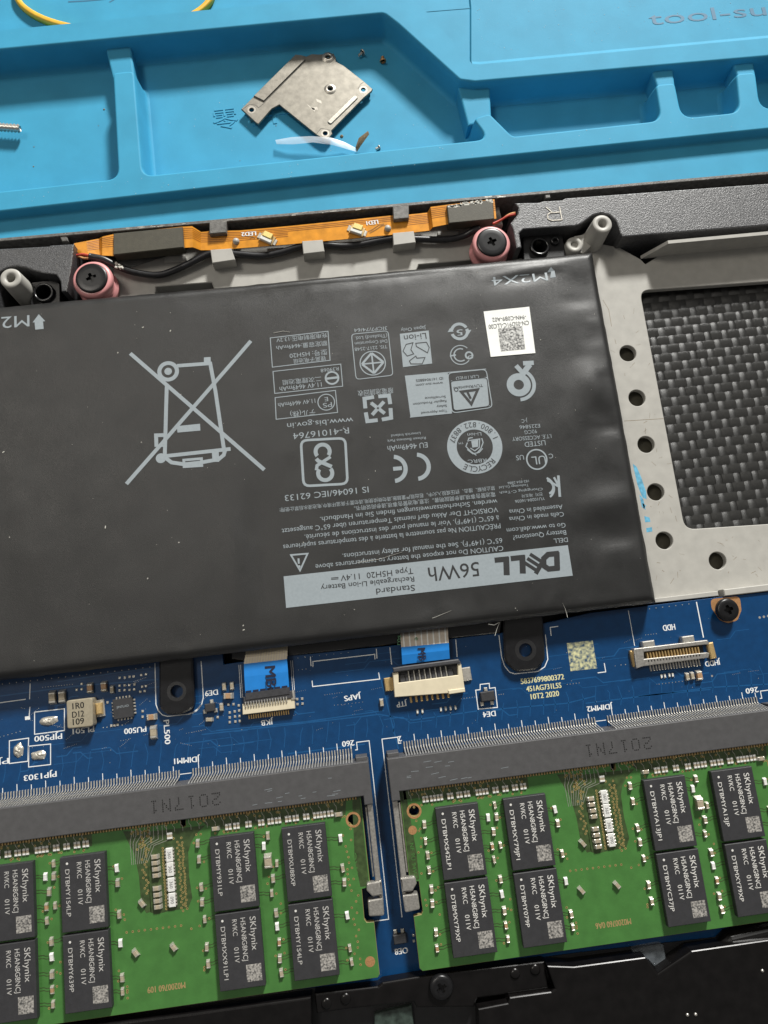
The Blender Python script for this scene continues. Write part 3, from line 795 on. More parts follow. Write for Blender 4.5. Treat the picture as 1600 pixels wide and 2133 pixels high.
ys += [BY1 - 1.6, BY1 - 1.2, BY1 - .8, BY1 - .45, BY1 - .2, BY1]
nx, ny = len(xs), len(ys)
jag = lambda t: .10 * noise.noise((t * .35, 9.0, 0)) + .05 * noise.noise((t * 1.3, 2.0, 5))
v = [(x + (jag(y) if i == nx - 1 else 0), y + (jag(x) if j == 0 else jag(x + 50) if j == ny - 1 else 0), hb(x, y)) for j, y in enumerate(ys) for i, x in enumerate(xs)]
mb.add(v, [(j * nx + i, j * nx + i + 1, (j + 1) * nx + i + 1, (j + 1) * nx + i) for j in range(ny - 1) for i in range(nx - 1)], 0, True)
edge = [v[i] for i in range(nx)] + [v[j * nx + nx - 1] for j in range(1, ny)] + [v[(ny - 1) * nx + i] for i in range(nx - 2, -1, -1)] + [v[j * nx] for j in range(ny - 2, 0, -1)]
n = len(edge)
mb.add(edge + [(x, y, -4.8) for x, y, z in edge], [(i, (i + 1) % n, n + (i + 1) % n, n + i) for i in range(n)] + [tuple(range(n, 2 * n))])
mb.build('pack', 'battery_film', bat)
# plastic lip and screw ears of the pack
zl_ = .6
MB().prism(px([(482, 1330), (482, 1372), (515, 1377), (600, 1366), (836, 1340), (1042, 1318), (1050, 1270)], zl_), -4, zl_, .15).build('plastic_lip', 'black_gloss', bat)
K = crop(0, 1320, 3.81, 1.4)
ear = rpoly([K(*p) for p in ((1262, 180), (1522, 150), (1545, 590), (1440, 640), (1330, 645), (1262, 590))], [0, 0, 2.2, 2.0, 1.5, 2.0], 6)
MB().plate(ear, [circle(K(1402, 458), 1.15, 24)], -.0, 1.4, 0, .3).build('screw_ear', 'black_gloss', bat)
MB().ring(K(1402, 458), 1.15, 1.75, 1.415, n=28).build('ear_rim', 'black_plastic', bat)
K = crop(780, 1250, 3.2, 1.4)
ear = rpoly([K(*p) for p in ((858, 90), (1122, 60), (1140, 400), (1080, 465), (940, 478), (870, 410))], [0, 0, 2.0, 2.0, 2.0, 2.0], 6)
MB().plate(ear, [circle(K(1008, 333), 1.25, 24)], 0, 1.4, 0, .3).build('screw_ear', 'black_gloss', bat)
MB().ring(K(1008, 333), 1.25, 2.0, 1.415, n=28).build('ear_rim', 'black_plastic', bat)
for (c, pts, pin) in (((1125, 512), ((1089, 492), (1160, 485), (1172, 490), (1178, 525), (1180, 560), (1092, 560)), (1157, 500)), ((90, 608), ((62, 588), (118, 582), (125, 592), (126, 660), (64, 660)), None)):
    z = 1.0
    c_ = at2(*c, z)
    MB().plate(rpoly(px(pts, z - .8), .8), [circle(at2(*c, z - .8), 1.5, 28)], -5, z - .8, 0, .15).build('side_ear', 'black_plastic', bat)
    MB().lathe(c_, [(2.05, -3), (2.0, z - .1), (1.9, z), (1.55, z), (1.48, z - .15), (1.4, -4.5)], 32).build('ear_socket', 'black_gloss', bat)
    if pin:
        q = at2(*pin, z); MB().lathe(q, [(.95, -3), (.9, z - .1), (.8, z), (.5, z), (.45, z - .2), (.42, -2)], 20).build('ear_socket', 'black_gloss', bat)

# ---------------------------------------------------------------- print on the battery
A = crop(540, 540, 2.2535, ZBAT); B = crop(560, 860, 2.4242, ZBAT); D = crop(0, 600, 2.6017, ZBAT)
Z1, Z2 = zp(.05), zp(.085)
def bt(K, s_, a, b, cap=None, mat_='print_gray', z=None, bold=0.): return words(bat, s_, K(*a), K(*b), z or Z1, mat_, cap, 'printed_text', bold)
g = lambda: MB()
# crossed-out bin
mb = g(); lw = .72
L = lambda *p, w_=lw, closed=False: mb.line([D(*q) for q in p], w_, Z1, closed)
L((707, 355), (1433, 985)); L((1360, 287), (686, 1062))
L((905, 520), (893, 905)); L((1138, 400), (1168, 560), (1215, 880)); L((960, 422), (1140, 408)); L((880, 912), (1250, 872))
mb.sheet([D(*p) for p in ((1105, 376), (1141, 373), (1143, 410), (1106, 412))], Z1)
mb.quad_grid(D(958, 748), D(1084, 735), D(1086, 772), D(962, 783), Z1, 4, 2)
mb.ring(D(912, 452), 1.28, 2.05, Z1); mb.disc(D(912, 452), .72, Z1)
mb.disc(D(872, 922), .95, Z1)
L((848, 860), (846, 798), (905, 796)); L((848, 858), (905, 855), w_=.3)
L((890, 915), (930, 945), (1000, 955), (1090, 945), (1185, 928), (1213, 905), (1220, 880))
L((996, 932), (1092, 924), (1094, 962), (998, 968), closed=True, w_=.5)
mb.sheet([D(*p) for p in ((1148, 890), (1186, 886), (1188, 942), (1152, 942))], Z1)
mb.build('bin_symbol', 'print_gray', bat)
# arrows with M2
mb = g(); mb.sheet([D(*p) for p in ((211, 142), (246, 180), (234, 182), (238, 222), (192, 226), (188, 186), (177, 187))], Z1); mb.build('arrow', 'print_gray', bat)
bt(D, 'M2', (160, 147), (8, 158), 2.45)
mb = g(); mb.sheet([A(*p) for p in ((1370, 55), (1386, 54), (1392, 85), (1366, 88))], Z1); mb.sheet([A(*p) for p in ((1352, 62), (1368, 40), (1388, 58))], Z1); mb.build('arrow', 'print_gray', bat)
bt(A, 'M2X4', (1350, 62), (1088, 88), 1.9)
# grey bar with its words
mb = g(); mb.quad_grid(B(75, 826), B(1510, 668), B(1535, 822), B(88, 985), Z1, 60, 8); mb.build('printed_bar', 'print_gray', bat)
mb = g()
def logo(pts): mb.sheet([B(*p) for p in pts], Z2)
bx = lambda u, v: (1465 - u * 325 - v * (-3), 700 + u * 33 + v * 92)
def LG(pts): logo([bx(*p) for p in pts])
# D: slab ring drawn as an outline stroke, then the tilted E, then two L
mb.line([B(*bx(*p)) for p in ((.035, .02), (.035, .98))], 1.05, Z2)
mb.line([B(*bx(*p)) for p in ((.0, .1), (.17, .1), (.24, .3), (.24, .7), (.17, .9), (.0, .9))], .98, Z2)
for a in (0, .35, .7):
    mb.line([B(*bx(.25 + a * .13, .52 + a * .62)), B(*bx(.45 + a * .13, -.02 + a * .62))], .62, Z2)
mb.line([B(*bx(.25, .42)), B(*bx(.37, 1.08))], .8, Z2)
for u in (.53, .78):
    mb.line([B(*bx(u + .04, 0)), B(*bx(u + .04, 1))], 1.1, Z2); mb.line([B(*bx(u, .12)), B(*bx(u + .22, .12))], .95, Z2)
mb.build('bar_logo', 'print_dark', bat)
for s_, a, b, cap in (('56Wh', (1058, 752), (802, 782), 2.75), ('Standard', (736, 868), (541, 888), 1.15), ('Rechargeable Li-ion Battery', (733, 826), (262, 872), .98), ('Type H5H20  11.4V', (727, 784), (362, 820), 1.1)):
    bt(B, s_, a, b, cap, 'print_dark', Z2)
mb = g(); mb.line([B(315, 834), B(352, 831)], .12, Z2); mb.line([B(315, 841), B(352, 838)], .1, Z2); mb.build('voltage_sign', 'print_dark', bat)
for s_, a, b, cap in (('DELL', (1508, 629), (1437, 636), .9), ('Battery Questions?', (1500, 592), (1232, 620), .92), ('Go to www.dell.com', (1497, 555), (1200, 584), .92), ('Cells made in China', (1488, 500), (1212, 527), .9), ('Assembled in China', (1482, 463), (1212, 490), .9),
        ('CAUTION Do not expose the battery to temperatures above', (1182, 671), (235, 766), .98), ('65°C (149°F). See the manual for safety instructions.', (1177, 632), (370, 712), .98),
        ('PRÉCAUTION Ne pas soumettre la batterie à des températures supérieures', (1168, 558), (72, 667), .98), ('à 65°C (149°F). Voir le manuel pour des instructions de sécurité.', (1160, 518), (180, 616), .98),
        ('VORSICHT Der Akku darf niemals Temperaturen über 65°C ausgesetzt', (1155, 477), (65, 586), .98), ('werden. Sicherheitsanweisungen finden Sie im Handbuch.', (1152, 436), (258, 526), .98),
        ('電池警告事項,請參閱說明書。注意,电池警告事项,请参阅说明书。', (1142, 402), (430, 473), .72), ('禁止拆解、撞击、挤压或投入火中。若出现严重鼓胀,请勿继续使用,请勿置于高温环境中,电池浸水后禁止使用!', (1140, 371), (55, 482), .66),
        ('IS 16046/IEC 62133', (502, 372), (80, 416), 1.2), ('R-41016764', (403, 74), (122, 104), 1.25), ('www.bis.gov.in', (425, 24), (92, 54), 1.15),
        ('EU 4649mAh', (800, 148), (598, 168), 1.1), ('Raheen Business Park', (792, 120), (597, 136), .55), ('Limerick Ireland', (765, 96), (618, 110), .55),
        ('LISTED', (1395, 138), (1290, 148), 1.05), ('I.T.E. ACCESSORY', (1425, 108), (1228, 124), .8), ('92CG', (1352, 84), (1290, 90), .75), ('E225846', (1368, 56), (1265, 64), .75), ('J-C', (1305, 30), (1275, 33), .75),
        ('C', (1433, 205), (1412, 208), .95), ('US', (1286, 212), (1247, 216), 1.0), ('UL', (1395, 215), (1325, 222), 1.7),
        ('YU10204-16036', (1392, 425), (1242, 441), .6), ('전지  제조자', (1382, 402), (1275, 413), .55), ('Chongqing C-Tech', (1382, 378), (1165, 398), .52), ('Technology Co.,Ltd', (1310, 358), (1162, 372), .52), ('182-854-2886', (1312, 338), (1205, 350), .5)):
    bt(B, s_, a, b, cap)
mb = g(); mb.line([B(112, 718), B(196, 711), B(158, 796)], .3, Z1, True); mb.line([B(150, 735), B(152, 762)], .35, Z1); mb.disc(B(154, 776), .25, Z1, 10); mb.build('warning_triangle', 'print_gray', bat)
# standards mark: rounded square with a looped S
mb = g(); mb.line(rpoly([B(*p) for p in ((162, 140), (386, 128), (398, 358), (176, 370))], 1.2, 4), .48, Z1, True)
c1, c2 = Vector(B(272, 195)), Vector(B(285, 305))
mb.ring(c1, .95, 1.7, Z1, -40, 215, 30); mb.ring(c2, .95, 1.7, Z1, 140, 395, 30)
mb.line([B(240, 232), B(250, 243), B(318, 272)], .72, Z1); mb.line([B(240, 262), B(306, 288)], .01, Z1); mb.line([B(312, 222), B(244, 266), B(240, 290)], .6, Z1)
mb.build('standards_mark', 'print_gray', bat)
mb = g(); cC = B(745, 272); mb.ring(cC, 1.95, 2.75, Z1, -88, 80, 26); cE = B(628, 283); mb.ring(cE, 1.95, 2.75, Z1, -88, 80, 26); mb.line([B(628, 283), B(672, 279)], .75, Z1); mb.build('conformity_mark', 'print_gray', bat)
# recycling ring with its words along it
c = Vector(B(1040, 172)); mb = g(); mb.ring(c, 3.45, 5.28, Z1, n=56); mb.build('recycling_ring', 'print_gray', bat)
def arc_text(s_, c, r, a0, a1, cap, mat_, z, flip):
    mb = g(); n = len(s_)
    for k, chh in enumerate(s_):
        a = math.radians(a0 + (a1 - a0) * k / (n - 1)); p = c + Vector((math.cos(a), math.sin(a))) * r
        t = Vector((-math.sin(a), math.cos(a))) * (1 if a1 > a0 else -1)
        v, f = text_mesh(chh); hw = (max(q[0] for q in v) - min(q[0] for q in v)) * cap / .729 / 2
        lettering(mb, chh, p - t * hw, p + t * hw, z, cap)
    return mb.build('printed_text', mat_, bat)
arc_text('RECYCLE', c, 3.8, -48, -122, 1.15, 'print_dark', Z2, 0)
arc_text('1.800.822.8837', c, 4.9, 18, 158, 1.1, 'print_dark', Z2, 0)
bt(B, 'RBRC', (1098, 230), (1004, 238), .75); bt(B, 'Li-ion', (1072, 98), (1002, 104), .7); bt(B, 'TM', (982, 146), (958, 149), .45)
mb = g()
for p in (((1012, 140), (1065, 132), (1062, 175), (1040, 192), (1018, 178)), ((1003, 150), (995, 170), (1020, 195), (1048, 215)), ((1075, 128), (1082, 150), (1070, 182), (1050, 205)), ((1030, 125), (1010, 128), (1005, 145)), ((1002, 185), (1030, 207), (1062, 200), (1080, 180))): mb.line([B(*q) for q in p], .2, Z1)
mb.quad_grid(B(1022, 142), B(1058, 136), B(1056, 172), B(1028, 176), Z1, 2, 2); mb.build('recycling_symbol', 'print_gray', bat)
mb = g(); mb.ring(B(1353, 235), 1.78, 2.06, Z1, n=36); mb.build('listing_ring', 'print_gray', bat)
mb = g(); mb.line([B(1462, 316), B(1470, 424)], .5, Z1); mb.line([B(1464, 372), B(1425, 350)], .42, Z1); mb.line([B(1466, 372), B(1440, 325)], .42, Z1); mb.ring(B(1402, 375), 1.1, 1.55, Z1, -75, 75, 18); mb.ring(B(1385, 380), 1.9, 2.3, Z1, -60, 62, 18); mb.build('korea_mark', 'print_gray', bat)
# upper half
for box in (((52, 370), (323, 338), (333, 475), (62, 507)), ((65, 527), (383, 493), (392, 597), (73, 630)), ((75, 650), (358, 617), (368, 720), (80, 752))):
    mb = g(); mb.line([A(*p) for p in box], .16, Z1, True); mb.build('printed_frame', 'print_gray', bat)
for s_, a, b, cap in (('充电限制电压:13.2V', (318, 346), (80, 372), .85), ('额定容量:4649mAh', (318, 384), (80, 408), .85), ('型号: H5H20', (318, 425), (142, 445), .9), ('锂离子电池组', (312, 455), (160, 472), .75),
        ('R39068', (372, 506), (288, 516), .75), ('二次鋰電池組', (290, 552), (108, 570), .85), ('11.4V 4649mAh', (292, 578), (95, 600), .95), ('デル(株)', (262, 706), (145, 718), .95), ('11.4V 4649mAh', (262, 655), (88, 676), .9), ('PS', (340, 672), (298, 678), .95), ('E', (322, 648), (306, 650), .85),
        ('3ICP7/74/64', (600, 315), (445, 326), .75), ('(Thailand) Ltd.', (600, 350), (450, 364), .75), ('Dell Corporation', (600, 376), (448, 390), .7), ('TIS. 2217-2548', (600, 402), (448, 416), .72),
        ('Japan Only', (782, 314), (664, 325), .75), ('廢電池請回收', (628, 605), (462, 620), .95)):
    bt(A, s_, a, b, cap)
mb = g(); mb.ring(A(342, 558), 1.05, 1.4, Z1, n=28); mb.line([A(312, 562), A(372, 555)], .45, Z1); mb.build('recycle_disc', 'print_gray', bat)
mb = g(); mb.ring(A(315, 672), 1.5, 1.68, Z1, n=30); mb.build('safety_ring', 'print_gray', bat)
mb = g(); mb.line(rpoly([A(*p) for p in ((433, 352), (605, 335), (628, 545), (455, 565))], .7, 3), .16, Z1, True); mb.build('printed_frame', 'print_gray', bat)
c = Vector(A(533, 488)); mb = g(); mb.ring(c, 2.35, 2.55, Z1, n=36)
for k in range(4):
    a = math.pi / 2 * k; b_ = a + math.pi / 2
    mb.line([c + Vector((math.cos(a), math.sin(a))) * 2.1, c + Vector((math.cos(b_), math.sin(b_))) * 2.1], .42, Z1)
    mb.line([c, c + Vector((math.cos(a), math.sin(a))) * 1.9], .3, Z1)
mb.build('industry_mark', 'print_gray', bat)
mb = g(); q = [A(*p) for p in ((660, 350), (795, 335), (812, 490), (675, 507))]; mb.quad_grid(*q, Z1, 6, 7); mb.build('printed_square', 'print_gray', bat)
bt(A, 'Li-ion', (782, 346), (678, 358), 1.35, 'print_dark', Z2)
mb = g()
def arrow_outline(p, z): mb.line([A(*q) for q in p], .16, z, True)
arrow_outline(((735, 395), (785, 390), (798, 415), (790, 440), (770, 428), (738, 410)), Z2); arrow_outline(((690, 400), (722, 392), (712, 425), (725, 445), (695, 455), (675, 432)), Z2); arrow_outline(((705, 478), (735, 455), (740, 465), (778, 462), (765, 492), (712, 492)), Z2)
mb.build('recycle_arrows', 'print_dark', bat)
c = Vector(A(940, 340)); mb = g(); mb.ring(c, 1.25, 1.85, Z1, 25, 165, 18); mb.ring(c, 1.25, 1.85, Z1, 195, 375, 18)
for s_ in (-1, 1):
    p = c + Vector((1.75 * s_, .1)); mb.sheet([p + Vector((-.6, 0)), p + Vector((.6, 0)), p + Vector((0, -.8 * s_))], Z1)
mb.build('recycle_disc', 'print_gray', bat); bt(A, '5', (952, 330), (926, 333), 1.3, bold=.06)
c = Vector(A(945, 450)); mb = g(); mb.ring(c, 1.85, 2.05, Z1, 40, 320, 26); mb.ring(c, 1.15, 1.4, Z1, 60, 300, 22); mb.line([c + Vector((-2.1, 0)), c + Vector((-.9, .1))], .3, Z1); mb.ring(Vector(A(985, 452)), .5, .85, Z1, n=18); mb.build('certificate_mark', 'print_gray', bat); bt(A, 'P', (1000, 440), (975, 443), 1.2)
mb = g(); q = [A(*p) for p in ((485, 645), (620, 632), (628, 755), (497, 770))]
qv = [Vector(p) for p in q]; cen = sum(qv, Vector((0, 0))) / 4
for k in range(4):
    a_, b_ = qv[k], qv[(k + 1) % 4]
    m1 = a_.lerp(b_, .0); mb.line([a_.lerp(b_, .55).lerp(cen, .12), a_.lerp(b_, .97).lerp(cen, .12), b_.lerp(qv[(k + 2) % 4], .38).lerp(cen, .12)], .75, Z1)
    mb.line([a_.lerp(cen, .55), a_.lerp(cen, .95)], .7, Z1)
mb.build('recycle_arrows', 'print_gray', bat)
mb = g(); q = [A(*p) for p in ((684, 550), (885, 534), (905, 722), (710, 740))]; mb.quad_grid(*q, Z1, 8, 8); mb.quad_grid(A(900, 570), A(1070, 553), A(1082, 690), A(915, 710), Z1, 7, 6); mb.build('certificate_panel', 'print_gray', bat)
mb = g(); mb.line(rpoly([A(*p) for p in ((885, 535), (1065, 517), (1095, 695), (905, 722))], .9, 4), .18, Z1, True); mb.line([A(684, 549), A(1065, 516)], .16, Z1); mb.line([A(708, 742), A(905, 722)], .16, Z1); mb.build('printed_frame', 'print_gray', bat)
bt(A, 'CERTIFIED', (1030, 543), (922, 553), .75)
mb = g(); mb.line([A(948, 622), A(1026, 612), A(996, 680)], .5, Z2, True); mb.line([A(975, 618), A(993, 655)], .45, Z2); mb.line(rpoly([A(*p) for p in ((897, 572), (1070, 555), (1082, 690), (912, 712))], .7, 3), .16, Z2, True); mb.ring(A(925, 612), .28, .42, Z2, n=14); mb.build('certificate_logo', 'print_dark', bat)
for s_, a, b, cap in (('TÜVRheinland', (1048, 585), (912, 600), .62), ('ID 1419048805', (862, 553), (735, 565), .55), ('www.tuv.com', (862, 575), (735, 587), .55), ('Surveillance', (875, 640), (778, 648), .5), ('Regular Production', (878, 660), (722, 676), .5), ('Safety', (880, 682), (832, 687), .5), ('Type Approved', (882, 706), (760, 717), .5)):
    bt(A, s_, a, b, cap, 'print_dark', Z2)
mb = g(); c = Vector(A(1218, 590)); mb.ring(c, 1.0, 2.35, Z1, n=36); mb.ring(c, 2.65, 3.35, Z1, -92, 52, 24); mb.line([A(1288, 487), A(1238, 490)], .9, Z1); mb.line([A(1270, 495), A(1232, 545)], 1.1, Z1); mb.line([A(1205, 500), A(1232, 530)], .9, Z1); mb.build('printed_mark', 'print_gray', bat)
# white sticker; its square code is left plain
stk = px([(1007, 650), (1102, 640), (1115, 736), (1022, 744)], ZBAT)
mb = g(); stq = [(x, y) for x, y in stk]; mb.quad_grid(*stq, zp(.10), 12, 12); st = mb.build('sticker', 'sticker', bat, 'white paper sticker with a part number')
bt(A, 'CN-05D91C-LLC00', (1263, 290), (1075, 310), .95, 'sticker_ink', zp(.14)); bt(A, '-94N-C0B9-A02', (1250, 264), (1092, 278), .9, 'sticker_ink', zp(.14))
mb = g(); mb.quad_grid(A(1120, 328), A(1234, 316), A(1248, 424), A(1134, 434), zp(.13), 8, 8); mb.build('sticker_panel', 'code_patch_dark', bat)
# dust and lint lying on the pack
mb = g(); random.seed(21)
for k in range(85):
    x, y = random.uniform(BX0 + 38, BX1 - 1), random.uniform(BY0 + 1, BY1 - 1); r = random.choice([.04, .05, .05, .06, .09])
    mb.box((x, y), (r * random.uniform(1, 2.4), r), hb(x, y), hb(x, y) + .06, random.uniform(0, 3.1))
for (x, y, l, a) in ((298, 682, .35, .4), (355, 689, .35, 1), (246, 735, .25, 1), (220, 1098, .5, 1.4), (308, 1205, .25, 1), (508, 1312, .35, .3), (507, 1303, .25, 1), (8, 942, .4, .5), (373, 1130, .2, .5)):
    p = at2(x, y, ZBAT); mb.box(p, (l, .14), hb(*p), hb(*p) + .08, a)
mb.build('dust_specks', 'dust', bat, kind='stuff')
mb = g()
for pts in (((900, 1288), (918, 1281), (940, 1272)), ((1172, 1256), (1178, 1268), (1184, 1286)), ((1018, 1300), (1030, 1302), (1040, 1297)), ((745, 1172), (790, 1165), (838, 1150)), ((1042, 1296), (1036, 1310), (1032, 1324)), ((570, 694), (590, 690), (604, 692))):
    mb.tube([(*at2(x, y, ZBAT), max(hb(*at2(x, y, ZBAT)), ZBAT - .5) + .08) for x, y in pts], .03, 5)
mb.build('lint', 'dust', bat, kind='stuff')
# ================================================================ motherboard
mbd = thing('motherboard', 'dark blue circuit board with white print below the battery', 'circuit board', (0, -10, -1.2))
bo = [(XL, 20.5)] + px([(462, 1340), (466, 1384), (512, 1377), (600, 1366), (834, 1343), (1045, 1318)], 0) + [(36, 19.0)] + px([(1480, 1246), (1600, 1233)], 0) + [(XR, 18.6), (XR, -62), (XL, -62)]
MB().plate(bo, [], -1.2, 0, 0, .08).build('board', 'pcb_blue', mbd)
C1 = crop(0, 1320, 3.81, 0); C2 = crop(400, 1280, 3.81, 0); C3 = crop(780, 1250, 3.2, 0); C4 = crop(1200, 1220, 4, 0); C6 = crop(780, 1780, 3.81, 0)
ZK = .012
sk = MB(); lw = .16
def sl_(K, *p, closed=False, wd=lw): MB().line([K(*q) for q in p], wd, ZK, closed, seg=8).build('outline_print', 'silk', mbd)
sl_(C1, (0, 548), (205, 520)); sl_(C1, (240, 395), (235, 520)); sl_(C1, (238, 580), (232, 655)); MB().sheet([C1(*p) for p in ((198, 658), (238, 653), (240, 680), (200, 686))], ZK).build('outline_print', 'silk', mbd)
for bx_ in (((275, 622), (512, 595), (512, 768), (275, 798)), ((75, 850), (228, 828), (222, 1012), (75, 1030)), ((228, 893), (402, 875), (402, 1038), (228, 1058))): sl_(C1, *bx_, closed=True)
sl_(C1, (1230, 235), (1238, 560), (1256, 610), (1290, 645), (1330, 656), (1500, 638), (1560, 612), (1600, 562))
sl_(C2, (73, 370), (90, 660), (78, 710), (50, 745), (0, 785)); 
for dx in (0, 14): sl_(C2, (372 + dx, 400), (388 + dx, 660), wd=.1); sl_(C2, (783 + dx, 365), (800 + dx, 605), wd=.1)
sl_(C2, (940, 335), (945, 410)); sl_(C2, (960, 415), (960, 373), (1450, 316), (1452, 355)); sl_(C2, (1463, 272), (1468, 350)); sl_(C2, (953, 525), (958, 572), (1490, 512), (1481, 460))
sl_(C3, (103, 315), (115, 430)); sl_(C3, (542, 262), (552, 380)); sl_(C3, (675, 600), (705, 597), (705, 562), (765, 555), (768, 588), (805, 583), (820, 715), (692, 727), closed=True)
sl_(C3, (830, 235), (848, 380), (868, 440), (900, 480), (935, 492), (1090, 475), (1135, 445), (1156, 395), (1140, 230)); sl_(C3, (1178, 238), (1172, 182), (1225, 175)); sl_(C3, (1488, 485), (1542, 478), (1532, 420))
sl_(C4, (435, 205), (488, 500), wd=.12); sl_(C4, (1003, 135), (1062, 432), wd=.2)
DX = [0.0, -76.155]
def tx(n): return (n - 10) * .25 + (2.0 if n >= 150 else 0)
for dx in DX:
    for n in range(10, 270, 10):
        if n == 260 or (n // 10) % 2 == 1 or True:
            ln = 1.15 if (n // 10) % 2 else .8
            sk.line([(tx(n) + dx, -.05), (tx(n) + dx, -.05 + ln)], .13, ZK)
    sk.line([(tx(145) + dx - .2, -.75), (tx(145) + dx + 1.9, -.75)], .13, ZK)
    MB().line([(-5.9 + dx, -29.3), (-5.9 + dx, .9), (-3.0 + dx, .9), (-3.0 + dx, -.2), (-2.5 + dx, -.2)], .15, ZK, seg=50).build('outline_print', 'silk', mbd)
    MB().line([(65.2 + dx, -29.3), (67.9 + dx, -29.3), (67.9 + dx, .9), (65.6 + dx, .9), (65.6 + dx, -.4), (65.2 + dx, -.4)], .15, ZK, seg=50).build('outline_print', 'silk', mbd)
sk.build('pin_ticks', 'silk', mbd, kind='stuff')
def bw(K, s_, a, b, cap=1.05, mat_='silk', bold=.035): return words(mbd, s_, K(*a), K(*b), ZK + .003, mat_, cap, 'printed_text', bold)
for K, s_, a, b in ((C1, 'PJP500', (492, 790), (274, 815)), (C1, 'PL501', (746, 734), (577, 756)), (C1, 'PU500', (1160, 734), (986, 755)), (C1, 'PJP1303', (448, 1090), (190, 1126)), (C1, 'PJ', (70, 985), (-10, 998)), (C1, 'JDIMM1', (1585, 972), (1383, 992)), (C2, 'DE9', (203, 594), (103, 608)), (C2, 'JKB', (642, 828), (547, 842)), (C2, 'JAPS', (1338, 625), (1206, 648)), (C2, '260', (1285, 996), (1190, 1008)), (C3, 'JTP', (215, 670), (145, 682)), (C3, 'DE4', (805, 737), (722, 747)), (C3, 'JDIMM2', (1585, 690), (1415, 710)), (C3, '2', (178, 905), (157, 908)), (C4, 'HDD', (820, 318), (720, 330)), (C4, 'JHDD', (1197, 615), (1072, 633)), (C4, '260', (1512, 843), (1410, 858)), (C6, 'OE8', (262, 735), (160, 750))):
    bw(K, s_, a, b, 1.0 if s_ != 'HDD' else 1.15)
bw(C1, 'PL500', (1298, 688), (1310, 878), 1.05)
for s_, a, b in (('5837699800372', (978, 560), (1265, 527)), ('451AG731L5S', (1016, 611), (1247, 584)), ('10T2 2020', (1045, 662), (1232, 638))): bw(C3, s_, a, b, 1.02, 'silk_yellow')
MB().sheet([C3(*p) for p in ((1282, 287), (1455, 268), (1485, 455), (1308, 474))], ZK).build('marking_panel', 'speckle_yellow', mbd)
# via dots, faint inner traces
mb = MB()
def dots(K, a, b, n, r=.09):
    for k in range(n):
        t = k / max(1, n - 1); c = K(a[0] + (b[0] - a[0]) * t, a[1] + (b[1] - a[1]) * t); mb.disc(c, r, ZK, 6)
dots(C1, (20, 400), (1190, 265), 22); dots(C1, (340, 425), (575, 402), 12, .06); dots(C1, (960, 850), (1020, 838), 4, .06); dots(C1, (1480, 790), (1600, 770), 7, .05); dots(C1, (820, 745), (970, 725), 6, .1); dots(C1, (0, 820), (160, 775), 6, .08)
dots(C2, (1055, 638), (1190, 618), 8, .06); dots(C2, (1130, 720), (1355, 695), 9, .06); dots(C2, (0, 935), (105, 912), 7, .06); dots(C2, (840, 345), (1240, 302), 8, .06); dots(C2, (845, 440), (905, 432), 3, .07)
dots(C3, (580, 657), (670, 645), 6, .08); dots(C3, (830, 630), (860, 626), 3, .08); dots(C3, (1285, 562), (1365, 552), 5, .08); dots(C4, (580, 410), (668, 400), 5, .08); dots(C4, (612, 192), (940, 152), 7, .1); dots(C4, (692, 820), (885, 796), 8, .08); dots(C4, (375, 660), (412, 657), 2, .1); dots(C4, (1440, 715), (1520, 705), 7, .05); dots(C4, (1530, 265), (1600, 253), 3, .25); dots(C4, (1133, 752), (1133, 752), 1, .2)
random.seed(9)
for k in range(60):
    x, y = random.uniform(-74, 66), random.uniform(1.5, 16); mb.disc((x, y), random.choice([.04, .05, .07]), ZK, 5)
for k in range(26):                                   # short runs of test points around the power parts
    x, y = random.uniform(-71, -34), random.uniform(4.5, 17); a = random.choice([.2, -.35, .6]); n_ = random.randint(3, 8)
    for i in range(n_): mb.disc((x + i * .32 * math.cos(a), y + i * .32 * math.sin(a)), .055, ZK, 5)
for k in range(22):
    x, y = random.uniform(-30, 64), random.uniform(3.5, 14); a = random.choice([.2, .1, .3]); n_ = random.randint(2, 6)
    for i in range(n_): mb.disc((x + i * .36 * math.cos(a), y + i * .36 * math.sin(a)), .05, ZK, 5)
mb.build('via_dots', 'solder', mbd, kind='stuff')
mb = MB()
for p in (((0, 1450), (150, 1430), (330, 1415)), ((420, 1530), (600, 1510), (790, 1488), (860, 1500)), ((450, 1522), (640, 1503), (800, 1480)), ((1220, 1465), (1340, 1450), (1480, 1432), (1600, 1425)), ((1330, 1450), (1480, 1436)), ((860, 1500), (1000, 1480), (1180, 1465), (1240, 1450)), ((120, 1420), (240, 1402), (330, 1390)), ((600, 1570), (760, 1550)), ((790, 1400), (830, 1560))):
    mb.line(px(p, 0), .22, .006, seg=30)
for k in range(60):
    x = -76 + k * 2.5 + random.uniform(-.3, .3); mb.line([(x, 1.6), (x + .4, 3 + random.random()), (x + .4 + random.uniform(-.5, .5), 4.5 + random.random())], .12, .006, seg=30)
for k in range(44):
    x, y = random.uniform(-74, 62), random.uniform(2.5, 15); l = random.uniform(3, 14); s_ = random.choice([-1, 1])
    mb.line([(x, y), (x + l * .4, y), (x + l * .4 + 1.2, y + 1.2 * s_), (x + l, y + 1.2 * s_)], random.choice([.1, .14, .2]), .006 + .0004 * k / 44, seg=30)
mb.build('buried_traces', 'pcb_trace', mbd, kind='stuff')

